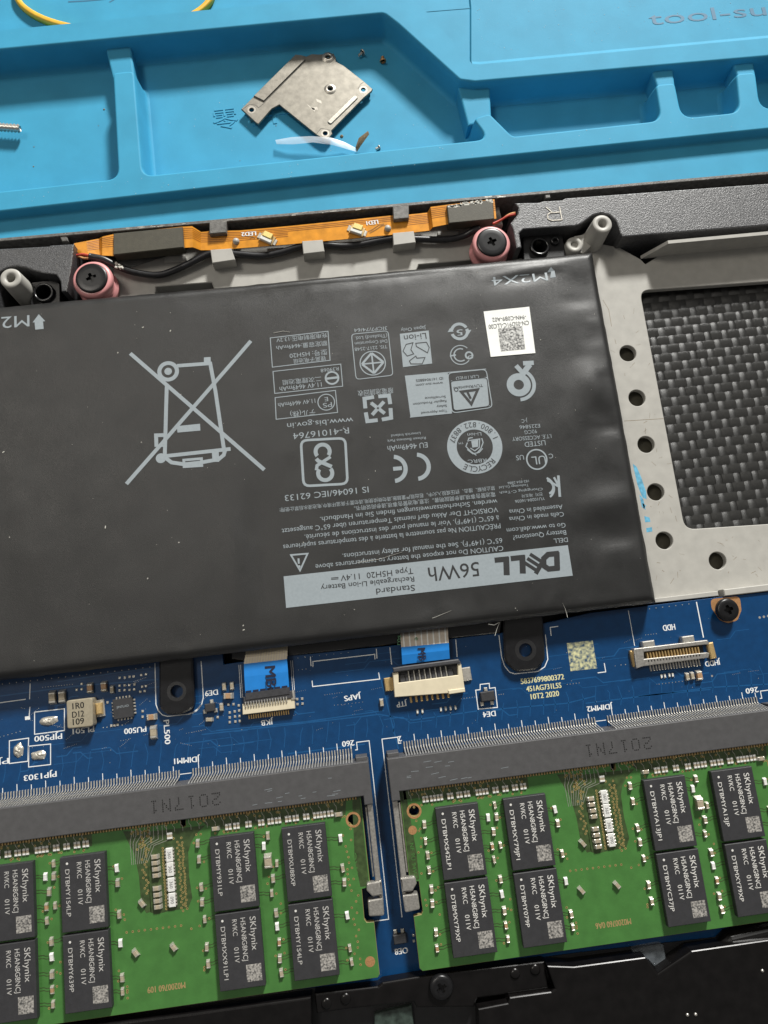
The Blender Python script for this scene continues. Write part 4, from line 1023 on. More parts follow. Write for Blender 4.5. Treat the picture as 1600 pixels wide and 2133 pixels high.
# ---------------------------------------------------------------- small parts
def cap_mesh(l, wd, h, body='ceramic', end='solder', name='capacitor'):
    """chip part lying along y: body with two soldered metal ends"""
    m = MB(); m.box((0, 0), (wd * .94, l * .6), 0.02, h * .97, 0, h * .08, 0)
    for s_ in (-1, 1):
        m.box((0, s_ * l * .39), (wd, l * .22), 0.0, h, 0, h * .12, 1)
        y0_, y1_ = s_ * l * .48, s_ * l * .66
        m.add([(-wd * .5, y0_, .0), (wd * .5, y0_, 0), (wd * .45, y0_, h * .75), (-wd * .45, y0_, h * .75), (-wd * .55, y1_, 0), (wd * .55, y1_, 0)], [(0, 1, 5, 4), (3, 2, 5, 4), (0, 3, 4), (1, 2, 5)], 1)
    return m.mesh(name, [body, end], (0, 0, 0))
CAP_S = cap_mesh(.62, .36, .34); CAP_M = cap_mesh(1.15, .66, .62); CAP_L = cap_mesh(1.9, 1.25, 1.1); CAP_B = cap_mesh(1.5, 1.0, .8, 'ceramic_brown'); RES = cap_mesh(.62, .34, .26, 'resistor_white', 'solder', 'resistor'); CAP_T = cap_mesh(1.9, 1.15, .9, 'ceramic', 'silver')
pad_m = MB().box((0, 0), (.42, .42), 0, .14, 0, .06).mesh('solder_pad', 'solder', (0, 0, 0))
def comp(me, K, x, y, rot=0., z=.0, name='capacitor'): return put(me, name, (*K(x, y), z), mbd, rot=rot)
for x, y in ((425, 505), (502, 498)): comp(CAP_T, C1, x, y)
for x, y in ((722, 430), (832, 418)): comp(CAP_B, C1, x, y)
comp(CAP_M, C1, 895, 442); comp(CAP_B, C1, 1207, 660, 1.57); comp(CAP_T, C1, 1225, 782)
for x, y in ((950, 350), (992, 348), (1030, 342), (1062, 338), (1122, 328), (1160, 322), (950, 412), (990, 410), (1028, 408), (1068, 402), (950, 450), (990, 448), (1030, 446), (1066, 442), (1130, 420), (1160, 415), (1115, 460), (1150, 455), (610, 445), (650, 440), (1133, 615), (1133, 660), (855, 545), (885, 730), (910, 727), (935, 722), (650, 398)):
    comp(pad_m, C1, x, y, -.1, name='solder_pad')
for x, y in ((258, 570), (320, 565), (290, 715), (330, 712), (372, 722), (300, 778), (340, 770), (375, 762), (300, 818), (342, 810), (378, 806), (300, 855), (345, 850), (380, 845), (835, 672), (875, 668), (838, 712), (878, 708), (205, 815)): comp(pad_m, C2, x, y, -.1, name='solder_pad')
comp(CAP_M, C2, 238, 735); comp(CAP_M, C2, 140, 832, 1.5); comp(CAP_B, C2, 290, 645, 1.5); comp(CAP_M, C2, 1505, 700); comp(CAP_M, C2, 258, 572, 0); comp(CAP_M, C2, 320, 566, 0)
for x, y in ((287, 745), (320, 741), (443, 728), (475, 724), (507, 721), (540, 717)): comp(RES, C3, x, y, -.03, name='resistor')
for x, y in ((710, 755), (738, 752), (775, 746), (803, 744)): comp(RES, C4, x, y, name='resistor')
comp(CAP_M, C4, 920, 757); comp(CAP_M, C4, 962, 750); comp(CAP_B, C4, 1018, 748)
def sot(K, c, size, pads, rot=0., name='transistor'):
    m = MB().box(K(*c), size, .1, 1.0, rot, .12, 0)
    o = m.build(name, 'chip', mbd)
    for p in pads: MB().box(K(*p), (.62, .7), .0, .38, rot, .12).build('lead', 'solder', o)
sot(C3, (750, 638), (2.6, 1.7), ((740, 595), (717, 690), (783, 682)), .02); sot(C2, (150, 735), (1.8, 1.4), ((158, 690), (105, 770), (190, 760)), .02); sot(C6, (200, 655), (2.2, 1.5), ((165, 608), (222, 603)), .02)
comp(pad_m, C6, 310, 640, name='solder_pad'); comp(pad_m, C6, 313, 685, name='solder_pad')
# square chip with leads all round
K = crop(0, 1320, 3.81, .8); c = K(975, 592)
q = MB().box(c, (3.5, 3.5), .1, .8, .03, .08).build('power_chip', 'chip', mbd)
for k in range(20):
    s_, i = divmod(k, 5); o = -1.15 + i * .58; a = s_ * math.pi / 2 + .03
    p = (c[0] + math.cos(a) * 1.85 - math.sin(a) * o, c[1] + math.sin(a) * 1.85 + math.cos(a) * o)
    MB().box(p, (.55, .3), 0, .2, a, .05).build('lead', 'solder', q)
words(q, 'JIN7LAD', (c[0] - 1.1, c[1] + .1), (c[0] + 1.1, c[1] + .2), .815, 'print_gray', .4)
# coil
zi = 2.2; K = crop(0, 1320, 3.81, zi)
co = MB().prism(rpoly([K(*p) for p in ((525, 532), (735, 507), (737, 735), (533, 756))], .45, 3), .15, zi, .18, steps=2).build('coil', 'inductor', mbd, 'square grey power coil marked 1R0')
for s_, a, b in (('1R0', (577, 600), (668, 588)), ('D12', (575, 668), (668, 656)), ('109', (580, 726), (668, 714))): lettering(MB(), s_, K(*a), K(*b), zi + .012, 1.12, 0, .03).build('printed_text', 'socket_ink', co)
MB().box(C1(785, 592), (2.2, 3.0), 0, .35, .03, .12).build('solder_joint', 'solder', co); MB().box(C1(800, 592), (1.2, 2.0), .3, 1.1, .03, .2).build('terminal', 'gold', co)
# solder bridges
def blob(K, c, rx, ry, hh=.38):
    """a flattened, lumpy puddle of solder"""
    m = MB(); c = K(*c); n = 26; v = []
    for j in range(7):
        t = j / 6
        for k in range(n):
            a = 2 * math.pi * k / n; e = 1 + .28 * noise.noise((math.cos(a) * 1.5 + c[0], math.sin(a) * 1.5, c[1]))
            x, y = c[0] + rx * t * e * math.cos(a), c[1] + ry * t * e * math.sin(a)
            h = hh * (1 - t * t) ** .6 * (1 + .5 * noise.noise((x * 2.2, y * 3.1, 3.0)))
            v.append((x, y, max(.005, h)))
    m.add(v, [(j * n + k, j * n + (k + 1) % n, (j + 1) * n + (k + 1) % n, (j + 1) * n + k) for j in range(6) for k in range(n)], 0, True)
    m.build('solder_bridge', 'solder', mbd)
blob(C1, (395, 690), 1.8, .75); blob(C1, (148, 925), .85, 1.25); blob(C1, (310, 963), 1.35, .8)

# ---------------------------------------------------------------- connector for the blue ribbon (left)
z = 1.3; K = crop(400, 1280, 3.81, z)
cn = MB().prism([K(*p) for p in ((400, 712), (812, 664), (816, 746), (402, 796))], .05, z, .08).build('ribbon_connector', 'cream', mbd, 'cream ribbon connector with a black lever')
MB().prism([K(*p) for p in ((408, 655), (798, 604), (806, 662), (410, 712))], .1, z + .25, .12).build('lever', 'lever', cn)
mb = MB(); k3 = crop(400, 1280, 3.81, z + .3)
for i in range(16):
    t = i / 15; a = k3(425 + t * 325, 716 - t * 42); mb.box(a, (.2, .95), z, z + .30, .02, .05)
mb.build('contact_teeth', 'silver', cn, kind='stuff')
mb = MB()
for i in range(18):
    t = i / 17; a = C2(455 + t * 312, 812 - t * 38); mb.box(a, (.24, .8), 0, .3, .02, .06)
mb.build('solder_feet', 'gold', cn, kind='stuff')
MB().box(K(800, 640), (.7, 1.6), .1, 1.5, .02, .1).build('anchor', 'silver', cn)
# ribbon 1
r1 = thing('ribbon_cable', 'bright blue flat ribbon cable marked MB between battery and left connector', 'ribbon cable', (*at2(555, 1410, 1), 0))
def ribbon(root, rows, k0, mat_a, mat_b, stripes, ink):
    def seg(i0, i1, m, name):
        v = []; mb = MB()
        for (a, b, h) in rows[i0:i1 + 1]: v += [tuple(at(*a, h)), tuple(at(*b, h))]
        n = i1 - i0 + 1
        mb.add(v, [(2 * i, 2 * i + 1, 2 * i + 3, 2 * i + 2) for i in range(n - 1)]); mb.add([(x, y, zz - .2) for x, y, zz in v], [(2 * i, 2 * i + 1, 2 * i + 3, 2 * i + 2) for i in range(n - 1)])
        return mb.build(name, m, root)
    seg(0, k0, mat_a, 'bare_end'); seg(k0, len(rows) - 1, mat_b, 'stiffener')
    mb = MB()
    for s_ in range(stripes):
        t = (s_ + .5) / stripes
        for r0, r1_ in zip(rows[:k0 + 1], rows[1:k0 + 1]):
            p0 = at(*r0[0], r0[2]).lerp(at(*r0[1], r0[2]), t); p1 = at(*r1_[0], r1_[2]).lerp(at(*r1_[1], r1_[2]), t); wv = Vector((.13, 0, 0)); up = Vector((0, 0, .03))
            mb.add([p0 - wv + up, p0 + wv + up, p1 + wv + up, p1 - wv + up], [(0, 1, 2, 3)])
    mb.build('conductors', ink, root, kind='stuff')
rows = [((512, 1330), (604, 1318), -.5), ((512, 1356), (600, 1346), 1.0), ((510, 1370), (599, 1360), 1.9), ((508, 1383), (598, 1373), 2.1), ((509, 1410), (600, 1399), 2.0), ((511, 1443), (602, 1430), 1.7), ((511, 1452), (603, 1440), 1.5)]
ribbon(r1, rows, 3, 'ribbon', 'ribbon_blue', 16, 'cream')
mb = MB()
for i in range(6):
    t = i / 6; a = at2(512 + t * 90, 1441 - t * 12, 1.74); b = at2(512 + (t + .13) * 90, 1441 - (t + .13) * 12, 1.74); mb.line([a, b], .3, 1.80)
mb.build('dashed_line', 'ribbon_ink', r1)
K = crop(400, 1280, 3.81, 2.0); words(r1, 'MB', K(578, 415), K(590, 578), 2.1, 'ribbon_ink', 2.0, 'printed_text', .06)
v = [at(511, 1444, 1.8), at(603, 1431, 1.8), at(604, 1445, 1.7), at(512, 1458, 1.7)]
MB().add([tuple(q) for q in v] + [(q.x, q.y, q.z - .25) for q in v], [(0, 1, 2, 3), (4, 5, 6, 7)]).build('insert_edge', 'lever', r1)

# ---------------------------------------------------------------- larger connector (right)
z = 1.9; K = crop(780, 1250, 3.2, z)
cn = thing('x', 'x', 'x', (0, 0, 0)) if False else None
body = [K(*p) for p in ((122, 485), (160, 480), (162, 552), (558, 500), (556, 428), (578, 425), (605, 612), (136, 648))]
cn = MB().prism(body, .05, z, .1).build('touchpad_connector', 'cream', mbd, 'large cream ribbon connector with eight gold feet')
MB().prism([K(*p) for p in ((158, 478), (558, 425), (560, 502), (160, 556))], .05, .7, 0).build('slot_floor', 'lever', cn)
for i in range(10):
    t = i / 9; a = K(190 + t * 320, 528 - t * 42); MB().box(a, (.95, 1.6), .6, 1.35, .05, .1).build('slot_rib', 'lever', cn)
for i in range(8):
    t = i / 7; a = K(232 + t * 250, 512 - t * 33); MB().box(a, (.22, 2.2), 1.3, 1.55, .03, .06).build('contact', 'silver', cn)
MB().prism([K(*p) for p in ((122, 452), (190, 440), (560, 392), (578, 420), (160, 478), (128, 484))], .6, z + .35, .2, steps=2).build('lever', 'lever', cn)
for i in range(8):
    t = i / 7; a = C3(243 + t * 248, 662 - t * 32); MB().box(a, (.42, 1.1), 0, .45, .03, .15).build('foot', 'gold', cn)
MB().prism([K(*p) for p in ((490, 600), (602, 585), (604, 612), (495, 628))], .05, z + .2, .1).build('corner_step', 'cream', cn)
for p, m_ in (((98, 560), 'gold'), ((612, 492), 'silver')): MB().box(C3(*p), (1.7, 2.4), 0, .55, .03, .15).build('anchor_tab', m_, cn)
r2 = thing('ribbon_cable', 'short white and blue ribbon cable marked MB in the larger right connector', 'ribbon cable', (*at2(885, 1350, 1), 0))
rows = [((832, 1300), (936, 1288), -.5), ((834, 1322), (933, 1311), 1.6), ((835, 1338), (934, 1326), 2.1), ((836, 1348), (935, 1339), 2.2), ((837, 1365), (936, 1354), 2.1), ((838, 1384), (937, 1372), 1.7)]
ribbon(r2, rows, 3, 'ribbon', 'ribbon_blue', 8, 'sticker')
K = crop(780, 1250, 3.2, 2.1); words(r2, 'MB', K(287, 322), K(294, 404), 2.28, 'ribbon_ink', 1.5, 'printed_text', .05)
words(r2, 'e', K(268, 248), K(268, 268), 2.3, 'ribbon_green', .9); words(r2, 'ros', K(172, 300), K(176, 236), 2.3, 'ribbon_green', .9)

# ---------------------------------------------------------------- drive connector
z = 1.5; K = crop(1200, 1220, 4, z)
hd = MB().prism([K(*p) for p in ((482, 525), (1095, 452), (1112, 478), (1105, 490), (1062, 492), (565, 552), (568, 610), (1088, 556), (1112, 560), (1105, 600), (560, 672), (505, 690), (490, 600))], .05, z, .12, steps=2).build('drive_connector', 'tin', mbd, 'metal drive connector with gold contacts')
MB().prism([K(*p) for p in ((560, 552), (1072, 490), (1085, 562), (570, 622))], .04, .5).build('slot_floor', 'socket_ink', hd)
mb = MB()
for i in range(18):
    t = i / 17; a = K(605 + t * 425, 590 - t * 48); mb.box(a, (.26, 1.5), .5, 1.25, .03, .08); 
    a = K(605 + t * 425, 628 - t * 48); mb.box(a, (.3, .5), .5, 1.5, .03, .06)
mb.build('gold_contacts', 'gold', hd, kind='stuff')
mb = MB()
for i in range(18):
    t = i / 17; a = C4(615 + t * 405, 682 - t * 44); mb.box(a, (.27, 1.3), 0, .5, .03, .1)
mb.build('solder_feet', 'silver', hd, kind='stuff')
for p in ((610, 487), (940, 446)): MB().box(K(*p), (2.3, 1.2), .1, z - .1, .02, .15).build('shell_tab', 'silver', hd)
for p, w_ in (((480, 605), 1.3), ((1118, 540), 1.2)): MB().box(C4(*p), (w_, 3.0), 0, .8, .05, .2).build('side_tab', 'gold', hd)
# board screw with its copper pad
MB().sheet(rpoly([C4(*p) for p in ((1118, 112), (1365, 85), (1378, 205), (1345, 290), (1265, 312), (1195, 288), (1130, 190))], 1.0), .010).build('screw_pad', 'copper', mbd)
z = 2.0; c = at2(1518, 1270, z)
bs = thing('board_screw', 'black cross-head screw holding the blue board near the metal frame', 'screw', (*c, 0))
MB().lathe(c, [(1.2, .02), (1.2, 1.0)], 20).build('shank', 'screw_black', bs)
cross_screw(bs, c, 2.15, .9, z, .25, dome=.45)

# ---------------------------------------------------------------- memory sockets
FONT57 = {'2': ('01110', '10001', '00001', '00110', '01000', '10000', '11111'), '0': ('01110', '10001', '10001', '10001', '10001', '10001', '01110'), '1': ('00100', '01100', '00100', '00100', '00100', '00100', '01110'),
          '7': ('11111', '00001', '00010', '00100', '00100', '00100', '00100'), 'N': ('10001', '11001', '10101', '10101', '10011', '10001', '10001')}
def socket(dx, label):
    zt_ = 5.0
    so = MB()
    so.prism([(x + dx, y) for x, y in ((-5.5, -1.85), (67.4, -1.85), (67.4, -9.0), (65.9, -9.0), (65.9, -7.5), (-4.0, -7.5), (-4.0, -9.0), (-5.5, -9.0))], .05, zt_, .15, steps=2)
    o = so.build('memory_socket', 'socket', mbd, label)
    mb = MB()
    for k in range(130):
        x = tx(2 * k + 2) if 2 * k + 2 < 146 else tx(2 * k + 2 - (0)) + (2.0 if 2 * k + 2 < 150 else 0)
        x += dx; wd = .10; pts = ((.0, .0), (-.05, .2), (-.95, .22), (-1.15, .5), (-1.25, 1.1), (-1.45, 2.2), (-1.62, 3.4), (-1.86, 4.3))
        v = []
        for y, zz in pts: v += [(x - wd, y, zz), (x + wd, y, zz)]
        for y, zz in pts: v += [(x - wd, y - .12, zz - .12), (x + wd, y - .12, zz - .12)]
        n = len(pts); f = [(2 * i, 2 * i + 1, 2 * i + 3, 2 * i + 2) for i in range(n - 1)] + [(2 * i, 2 * i + 2, 2 * n + 2 * i + 2, 2 * n + 2 * i) for i in range(n - 1)] + [(2 * i + 1, 2 * n + 2 * i + 1, 2 * n + 2 * i + 3, 2 * i + 3) for i in range(n - 1)]
        mb.add(v, f)
    mb.build('contact_pins', 'silver', o, kind='stuff')
    mb = MB()
    for k in range(130):
        x = tx(2 * k + 2) + dx + (2.0 if 146 <= 2 * k + 2 < 150 else 0)
        mb.box((x, -7.78), (.27, .7), 3.35, 3.75, 0, .08)
    mb.build('module_contacts', 'gold', o, kind='stuff')
    mb = MB(); c0 = 36.35 + dx; pt = .31; wch = 2.12
    for k, chh in enumerate('2017N1'):
        for r, row in enumerate(FONT57[chh]):
            for q, bit in enumerate(row):
                if bit == '1': mb.box((c0 + 5.2 - k * wch - q * pt - .2, -5.75 + r * pt), (.2, .2), zt_ - .02, zt_ + .012)
    mb.build('dotted_print', 'socket_ink', o)
    mb = MB()
    for k in range(14):
        x = (random.uniform(-3, 16) if dx == 0 else random.uniform(46, 62)) + dx; y = random.uniform(-6.8, -3)
        mb.box((x, y), (random.uniform(.4, 1.4), .05), zt_ - .02, zt_ + .012, random.uniform(-.1, .1))
    mb.build('scuffs', 'print_gray', o, kind='stuff')
    for sg, xe in ((1, -5.5), (-1, 67.4)):
        X = lambda u: xe + dx + sg * u
        m = MB().prism([(X(.1), -9.0), (X(1.05), -9.0), (X(1.05), -22.6), (X(.1), -22.6)], 2.2, 4.1, .2, steps=2)
        m.prism([(X(1.15), -9.6), (X(1.45), -9.6), (X(1.45), -21), (X(1.15), -21)], 2.0, 3.7, .1)
        m.prism(rpoly([(X(.0), -21.6), (X(2.6), -21.7), (X(2.7), -22.9), (X(1.8), -24.0), (X(.0), -24.0)], [.1, .5, .5, .5, .1]), 3.2, 4.25, .25, steps=2)
        m.prism(rpoly([(X(.0), -24.4), (X(2.7), -24.5), (X(2.75), -27.1), (X(.15), -27.3)], .35), 2.4, 4.0, .25, steps=2)
        m.prism([(X(.1), -22), (X(.7), -22), (X(.7), -26.8), (X(.1), -26.8)], .1, 3.4, .1)
        m.build('latch', 'tin', o)
        MB().prism([(X(.15), -1.2), (X(2.2), -1.2), (X(2.2), -1.9), (X(.15), -1.9)], .05, 3.6, .1).build('end_lug', 'socket', o)
    return o
socket(DX[0], 'dark grey memory socket of the right module'); socket(DX[1], 'dark grey memory socket of the left module')
# ================================================================ memory modules
ZC = 3.4
PATCH = M('code_square', (.05, .05, .05), .6, c2=(.40, .38, .35), vscale=34, detail=1)
cols, rows_ = (1.85, 13.85, 39.0, 51.3), (-11.1, -23.35)
chip_me = MB().prism([(0, 0), (7.5, 0), (7.5, -11.75), (0, -11.75)], .08, 1.2, .07).mesh('memory_chip', 'chip', (0, 0, 0))
R4 = MB(); R4.box((0, 0), (1.12, 2.2), .08, .5, 0, .06, 0)
for s_ in (-1, 1):
    for k in range(4): R4.box((s_ * .62, -.78 + k * .52), (.34, .3), 0, .42, 0, .05, 1)
R4_me = R4.mesh('resistor_array', ['resistor_white', 'solder'], (0, 0, 0))
R2 = MB(); R2.box((0, 0), (.46, 1.02), .02, .24, 0, .04, 0)
for s_ in (-1, 1): R2.box((0, s_ * .36), (.48, .34), 0, .27, 0, .06, 1)
R2_me = R2.mesh('resistor', ['ceramic', 'resistor_white'], (0, 0, 0))
CAPV = [cap_mesh(1.1, .58, .58), cap_mesh(1.0, .5, .5), cap_mesh(1.12, .62, .6, 'ceramic', 'silver'), cap_mesh(1.05, .54, .5, 'ceramic_brown')]
RW = cap_mesh(1.05, .6, .42, 'resistor_white', 'resistor_white', 'resistor')
CAPS = [(-.35, -13.8), (-.4, -16.5), (-.35, -18.8), (-.42, -21.25), (-.4, -24.3), (-.5, -26.6), (-.55, -31.2), (-.6, -33.7),
        (12.4, -12.1), (12.4, -14.1), (11.6, -16.45), (11.0, -18.85), (12.4, -18.8), (11.0, -21.0), (11.65, -24.3), (11.56, -29.25), (11.5, -31.55), (11.5, -33.85),
        (22.93, -16.5), (22.95, -21.5), (22.9, -31.3), (22.9, -33.4), (36.75, -12.0), (36.86, -14.5), (36.9, -19.0), (36.85, -21.4), (37.1, -24.1), (37.13, -28.4), (37.15, -31.1),
        (48.75, -12.2), (49.9, -16.85), (49.05, -19.2), (48.65, -21.5), (49.15, -24.6), (49.2, -29.3), (49.07, -31.75), (49.1, -34.0), (61.1, -19.0), (61.1, -21.3), (60.95, -31.7), (60.95, -33.9)]
WHITE = [(10.97, -14.05), (22.9, -14.2), (11.57, -26.65), (22.9, -26.0), (47.95, -13.8), (49.06, -26.8), (61.15, -14.2), (61.0, -26.6)]
PAIRS = [.43, 1.77, 3.0, 4.84, 6.48, 7.82, 9.89, 11.08, 12.92, 14.68, 16.42, 17.89, 42.15, 43.54, 45.62, 47.82, 49.45, 50.73, 52.48, 53.8, 55.63, 57.37, 58.54, 59.83]
def module(dx, codes, serial, label):
    t = thing('memory_module', label, 'memory module', (30.7 + dx, -22, ZC - 1.0), 'memory modules in the two sockets')
    P = lambda p: [(x + dx, y) for x, y in p]
    out = P([(-3.95, -5.0), (65.4, -5.0), (65.4, -22.6), (63.9, -22.8), (63.8, -27.6), (64.1, -28.1), (65.4, -28.2), (65.4, -36.4), (65.0, -36.85), (-3.5, -36.85), (-3.95, -36.4), (-3.95, -28.2), (-2.6, -28.1), (-2.3, -27.6), (-2.4, -22.8), (-3.95, -22.6)])
    holes = [circle((-1.77 + dx, -11.35), .92, 20), circle((63.65 + dx, -11.45), .92, 20), P(rpoly([(34.0, -7.2), (34.9, -7.2), (34.9, -9.0), (34.0, -9.0)], .42, 4))]
    MB().plate(out, holes, ZC - 1.0, ZC, 0, .05, 1).build('board', ['pcb_green', 'pcb_edge'], t)
    z1 = ZC + .01
    # darker zones where the copper stops, finger traces and plated holes
    mb = MB()
    for p in (((-3.3, -7.4), (18.9, -7.4), (18.9, -10.1), (1.0, -10.3), (-.5, -9.3), (-3.3, -9.3)), ((25.5, -7.4), (36.6, -7.4), (38.4, -9.2), (41, -10.2), (62.4, -10.5), (62.9, -7.4)),
              ((24.2, -8.4), (28.05, -8.8), (28.2, -21.8), (27.4, -21.9), (26.6, -20.6), (26.5, -16), (25.9, -12.2), (25.0, -10.3)), ((28.1, -9), (38.2, -9.2), (36.6, -10.4), (35.6, -11.6), (35.0, -13.2), (34.9, -17), (35.2, -20.5), (34.4, -22.0), (31, -22.1), (29.0, -22.3), (28.1, -21.9)), ((63.9, -7.4), (65.2, -7.4), (65.2, -22.4), (63.7, -22.4), (63.2, -18.0)), ((-3.8, -7.4), (-2.9, -7.4), (-2.2, -18), (-2.3, -22.5), (-3.8, -22.4))):
        mb.sheet(P(p), z1)
    mb.build('bare_zone', 'pcb_green_dark', t)
    mb = MB(); random.seed(31)
    for c in ((-1.77, -11.35), (63.65, -11.45)): mb.ring((c[0] + dx, c[1]), .93, 1.3, z1 + .006, n=24)
    mb.disc((-2.43 + dx, -14.45), .75, z1 + .006, 18); mb.disc((64.02 + dx, -34.25), .85, z1 + .006, 18)
    mb.build('hole_plating', 'copper', t)
    mb = MB(); vias = []
    for k in range(10): vias.append((23.96 + k * 1.008, -24.47 - .013 * k))
    vias.append((34.7, -25.3))
    for k in range(118):
        x = random.uniform(-2.5, 62.5)
        if 18.5 < x < 25.5: continue
        vias.append((x, random.uniform(-8.9, -8.05) if k % 2 else random.uniform(-10.75, -10.4)))
    for k in range(24): vias.append((33.3 + .25 * (k % 2) + random.uniform(-.1, .1), -11.3 - k * .48)); vias.append((34.1 + random.uniform(-.15, .15), -11.5 - k * .46))
    for k in range(22): vias.append((30.75 + random.uniform(-.06, .06), -12 - k * .46)); vias.append((27.6 + random.uniform(-.5, .5), -10 - k * .42))
    for k in range(16): vias.append((random.uniform(24.8, 29), random.uniform(-8.5, -12)))
    for k in range(26): vias.append((62.3 + random.uniform(-.8, .9), -12 - k * .9)); vias.append((random.choice([-1.5, -1.7, .6, 12.9, 22.2, 48.2, 50.0, 23.6, 36.2]) + random.uniform(-.2, .2), -13 - k * .86))
    for x, y in CAPS: vias.append((x + random.choice([-.7, .7]), y + random.uniform(-.6, .6)))
    for x, y in vias: mb.ring((x + dx, y), .1, .2, z1 + .008, n=9)
    mb.build('plated_holes', 'via_gold', t, kind='stuff')
    mb = MB()
    for x, y in vias: mb.disc((x + dx, y), .1, z1 + .007, 7)
    mb.build('hole_cores', 'pcb_green_dark', t, kind='stuff')
    mb = MB()
    for k in range(46):
        x = -2.4 + k * 1.4
        if 18.5 < x < 25: continue
        mb.line(P([(x, -7.7), (x + .05, -8.5), (x + .35, -8.9), (x + .35, -9.6)]), .06, z1 + .004, seg=9)
    for k in range(9): mb.line(P([(25.6 + k * .75, -7.8), (25.6 + k * .75, -9.2 - .2 * k), (25.3 + k * .5, -10.4 - .12 * k), (25.4 + k * .32, -14)]), .07, z1 + .004, seg=9)
    mb.build('fine_traces', 'silver', t, kind='stuff')
    mb = MB()
    for x, y in CAPS + WHITE:
        s_ = min(cols, key=lambda c: abs(c + 3.75 - x)); ex = s_ if x < s_ else s_ + 7.5
        if abs(ex - x) < 4 and y > -35:
            for o in (-.22, .22): mb.line(P([(x, y + o), (x + (ex - x) * .45, y + o), (x + (ex - x) * .65, y + o + .18), (ex, y + o + .18)]), .13, z1 + .003, seg=9)
    mb.build('chip_traces', 'pcb_green_dark', t, kind='stuff')
    # memory chips
    k = 0; PR = 'chip_print' if dx == 0 else 'chip_print_faint'
    for r in rows_:
        for c in cols:
            o = put(chip_me, 'memory_chip', (c + dx, r, ZC), t)
            zt_ = ZC + 1.2 + .012; q = lambda u, v_: (c + dx + u, r + v_)
            mb = MB()
            code = codes[k]
            for s_, u, y0_, y1_, cp in (('SKhynix', 5.75, -.95, -6.15, 1.05), ('H5AN8G8NCJ', 4.2, -.95, -7.6, .85), ('RVKC', 2.8, -1.05, -3.6, .82), ('011V', 2.8, -5.35, -7.75, .82), (code, .85, -1.95, -1.95 - .74 * len(code), .74)):
                lettering(MB(), s_, q(u, y0_), q(u, y1_), zt_, cp).build('printed_text', PR, o)
            MB().disc(q(1.2, -1.05), .2, zt_, 10).build('pin_mark', 'chip_print', o)
            MB().sheet([q(4.55, -8.25), q(7.05, -8.25), q(7.05, -10.85), q(4.55, -10.85)], zt_).build('marking_square', 'code_square', o)
            k += 1
    for x, y in CAPS: put(random.choice(CAPV), 'capacitor', (x + dx + random.uniform(-.06, .06), y + random.uniform(-.06, .06), ZC), t, rot=random.uniform(-.09, .09))
    for x, y in WHITE: put(RW, 'resistor', (x + dx, y, ZC), t, rot=random.uniform(-.08, .08))
    put(CAP_L, 'capacitor', (48.5 + dx, -16.25, ZC), t)
    for i, x in enumerate(PAIRS):
        for o in (-.3, .3): put(R2_me, 'resistor', (x + dx + o, -9.63 if i < 12 else -9.9, ZC), t)
    for x, y in ((39.96, -9.86), (61.2, -10.2), (25.35, -27.75), (31.66, -27.7), (26.83, -20.25)): put(CAP_M, 'capacitor', (x + dx, y, ZC), t, rot=.6 if y < -15 else 1.57)
    for x, y in ((29.42, -13.12), (29.42, -14.1), (29.47, -15.1), (29.48, -16.1), (29.4, -18.17), (29.45, -19.17), (29.42, -20.15), (29.45, -21.1)): put(CAP_M, 'capacitor', (x + dx, y, ZC), t, rot=1.57)
    for i, y in enumerate((-13.1, -15.4, -17.86, -20.3)):
        o = put(R4_me, 'resistor_array', (31.9 + dx, y, ZC), t)
        lettering(MB(), ('360', '360', '360', '090')[i], (31.65 + dx, y + .55), (31.65 + dx, y - .55), ZC + .512, .6).build('printed_text', 'resistor_ink', o)
    for o in (-.22, .22): put(R2_me, 'resistor', (32.08 + dx + o, -10.1, ZC), t)
    lettering(MB(), serial, (33.1 + dx, -33.3), (26.9 + dx, -33.3), z1 + .006, 1.0, 0, .03).build('printed_text', 'gold', t)
    lettering(MB(), 'CA08-09AC', (63.55 + dx, -26.5), (63.55 + dx, -16.9), z1 + .006, .95).build('printed_text', 'pcb_green', t)
    lettering(MB(), 'NF 9U 94V-0', (-3.2 + dx, -16.5), (-3.2 + dx, -22.3), z1 + .006, .7).build('printed_text', 'pcb_green', t)
    return t
module(DX[0], ['DTBMXS42LP1', 'DTBMXY79JP1', 'DTBMYA13JP1', 'DTBMYA13JP', 'DTBMXY79XP', 'DTBMY079P', 'DTBMYC37JP', 'DTBMXY79XP'], 'M0200760 0A6', 'green memory module with black chips in the right-hand socket')
module(DX[1], ['DTBMXY79JP', 'DTBMY1S4LP', 'DTBMY931LP', 'DTBMXU88XP', 'DTBMYC37JP', 'DTBMY639P', 'DTBMXX91LP1', 'DTBMY1S4LP'], 'M0200760 109', 'green memory module with black chips in the left-hand socket')

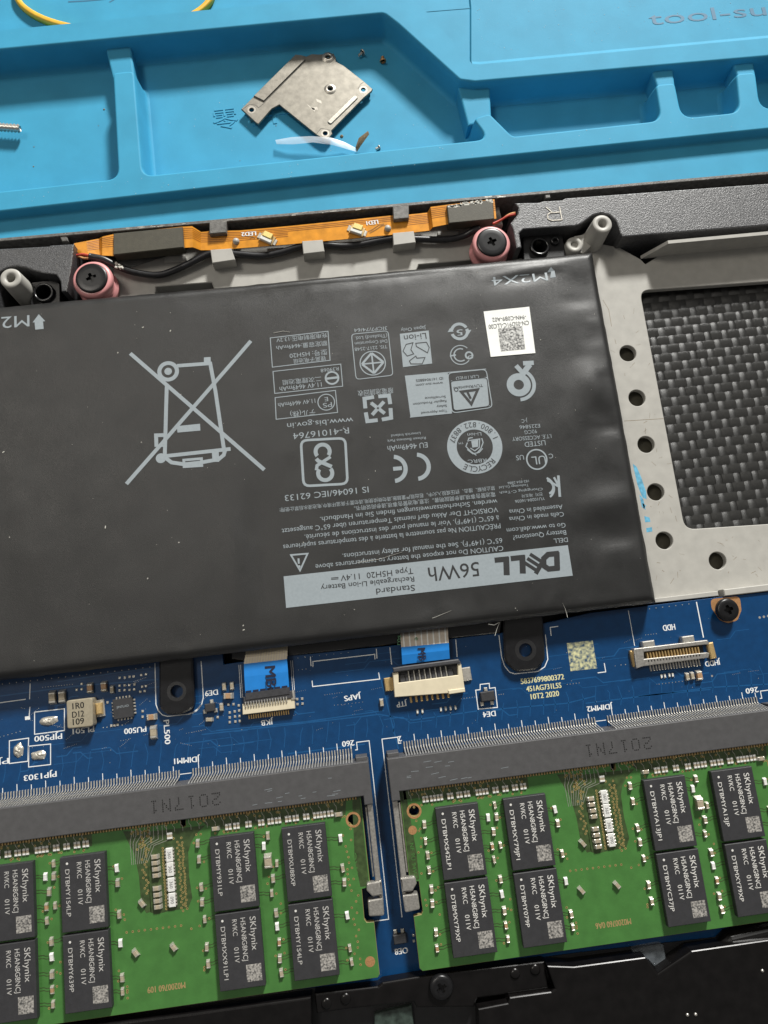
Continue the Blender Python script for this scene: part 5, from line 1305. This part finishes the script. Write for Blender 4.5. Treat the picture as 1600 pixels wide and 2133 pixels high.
# ================================================================ black cooling shield along the bottom
zs_ = 3.2
sh = thing('cooling_shield', 'black sheet metal cooler cover along the bottom below the memory modules', 'cover', (*at2(800, 2140, zs_), 0))
def plate_px(name, pts, z, z0=.3, ch_=.35): return MB().prism(px(pts, z), z0, z, ch_, steps=3).build(name, 'shield', sh)
plate_px('left_cover', [(-300, 2152), (0, 2160), (400, 2111), (648, 2077), (652, 2420), (-300, 2420)], 3.2)
plate_px('bracket_arm', [(655, 2070), (787, 2055), (797, 2047), (869, 2035), (930, 2026), (1134, 2003), (1144, 2060), (1056, 2072), (996, 2080), (988, 2098), (868, 2100), (862, 2088), (720, 2103), (660, 2112)], 2.6)
rc = plate_px('right_cover', [(996, 2102), (1058, 2090), (1062, 2078), (1148, 2066), (1156, 2060), (1140, 2012), (1196, 2014), (1345, 1994), (1371, 2028), (1441, 1981), (1600, 1958), (1800, 1930), (1800, 2420), (1010, 2420)], 3.8)
for p in ((1432, 2114), (1449, 2113), (1588, 2022)):
    c = at2(*p, 3.8); MB().lathe(c, [(.28, 3.8), (.25, 3.92), (.1, 4.0), (0, 4.01)], 12).build('rivet', 'tin', sh)
for p in ((1073, 2028), (1115, 2020), (680, 2090), (720, 2080)):
    c = at2(*p, 2.6); MB().lathe(c, [(.9, 2.6), (.8, 2.8), (.4, 2.9), (0, 2.92)], 18).build('dimple', 'shield', sh)
z = 3.5; c = at2(920, 2059, z)
ss = thing('cover_screw', 'black cross-head screw fixing the black cooler bracket', 'screw', (*c, 2.6))
cross_screw(ss, c, 2.05, 2.55, z, .5, dome=.6)
# curved black cover catching the light, and the clear tab beside it
MB().prism(rpoly(px([(1490, 1975), (1520, 1945), (1620, 1922), (1800, 1892), (1800, 1990), (1560, 2020)], 2.6), 1.5), .3, 2.6, 2.0, steps=7).build('rounded_edge', 'shield', sh)
MB().prism(rpoly(px([(1318, 1978), (1383, 1966), (1388, 2000), (1372, 2026), (1350, 2000), (1320, 1990)], 1.4), .6), .05, 1.4, .2).build('clear_tab', 'clear', None, 'small clear plastic tab in the notch of the black cover', None, 'tab')
MB().prism(px([(780, 2112), (858, 2094), (866, 2180), (780, 2180)], 1.2), .05, 1.2, .1).build('plastic_patch', 'patch_plastic', None, 'dull green plastic patch under the cooler bracket', None, 'patch')
MB().prism(px([(-300, 2120), (400, 2085), (780, 2045), (875, 2030), (1200, 1985), (1600, 1940), (1800, 1915), (1800, 2200), (-300, 2300)], .25), -1.0, .25).build('gap_shade_sheet', 'black_plastic', sh)  # black sheet giving the gap below the modules its shade by colour

for o in bpy.data.objects:
    if '_o' in o: del o['_o']
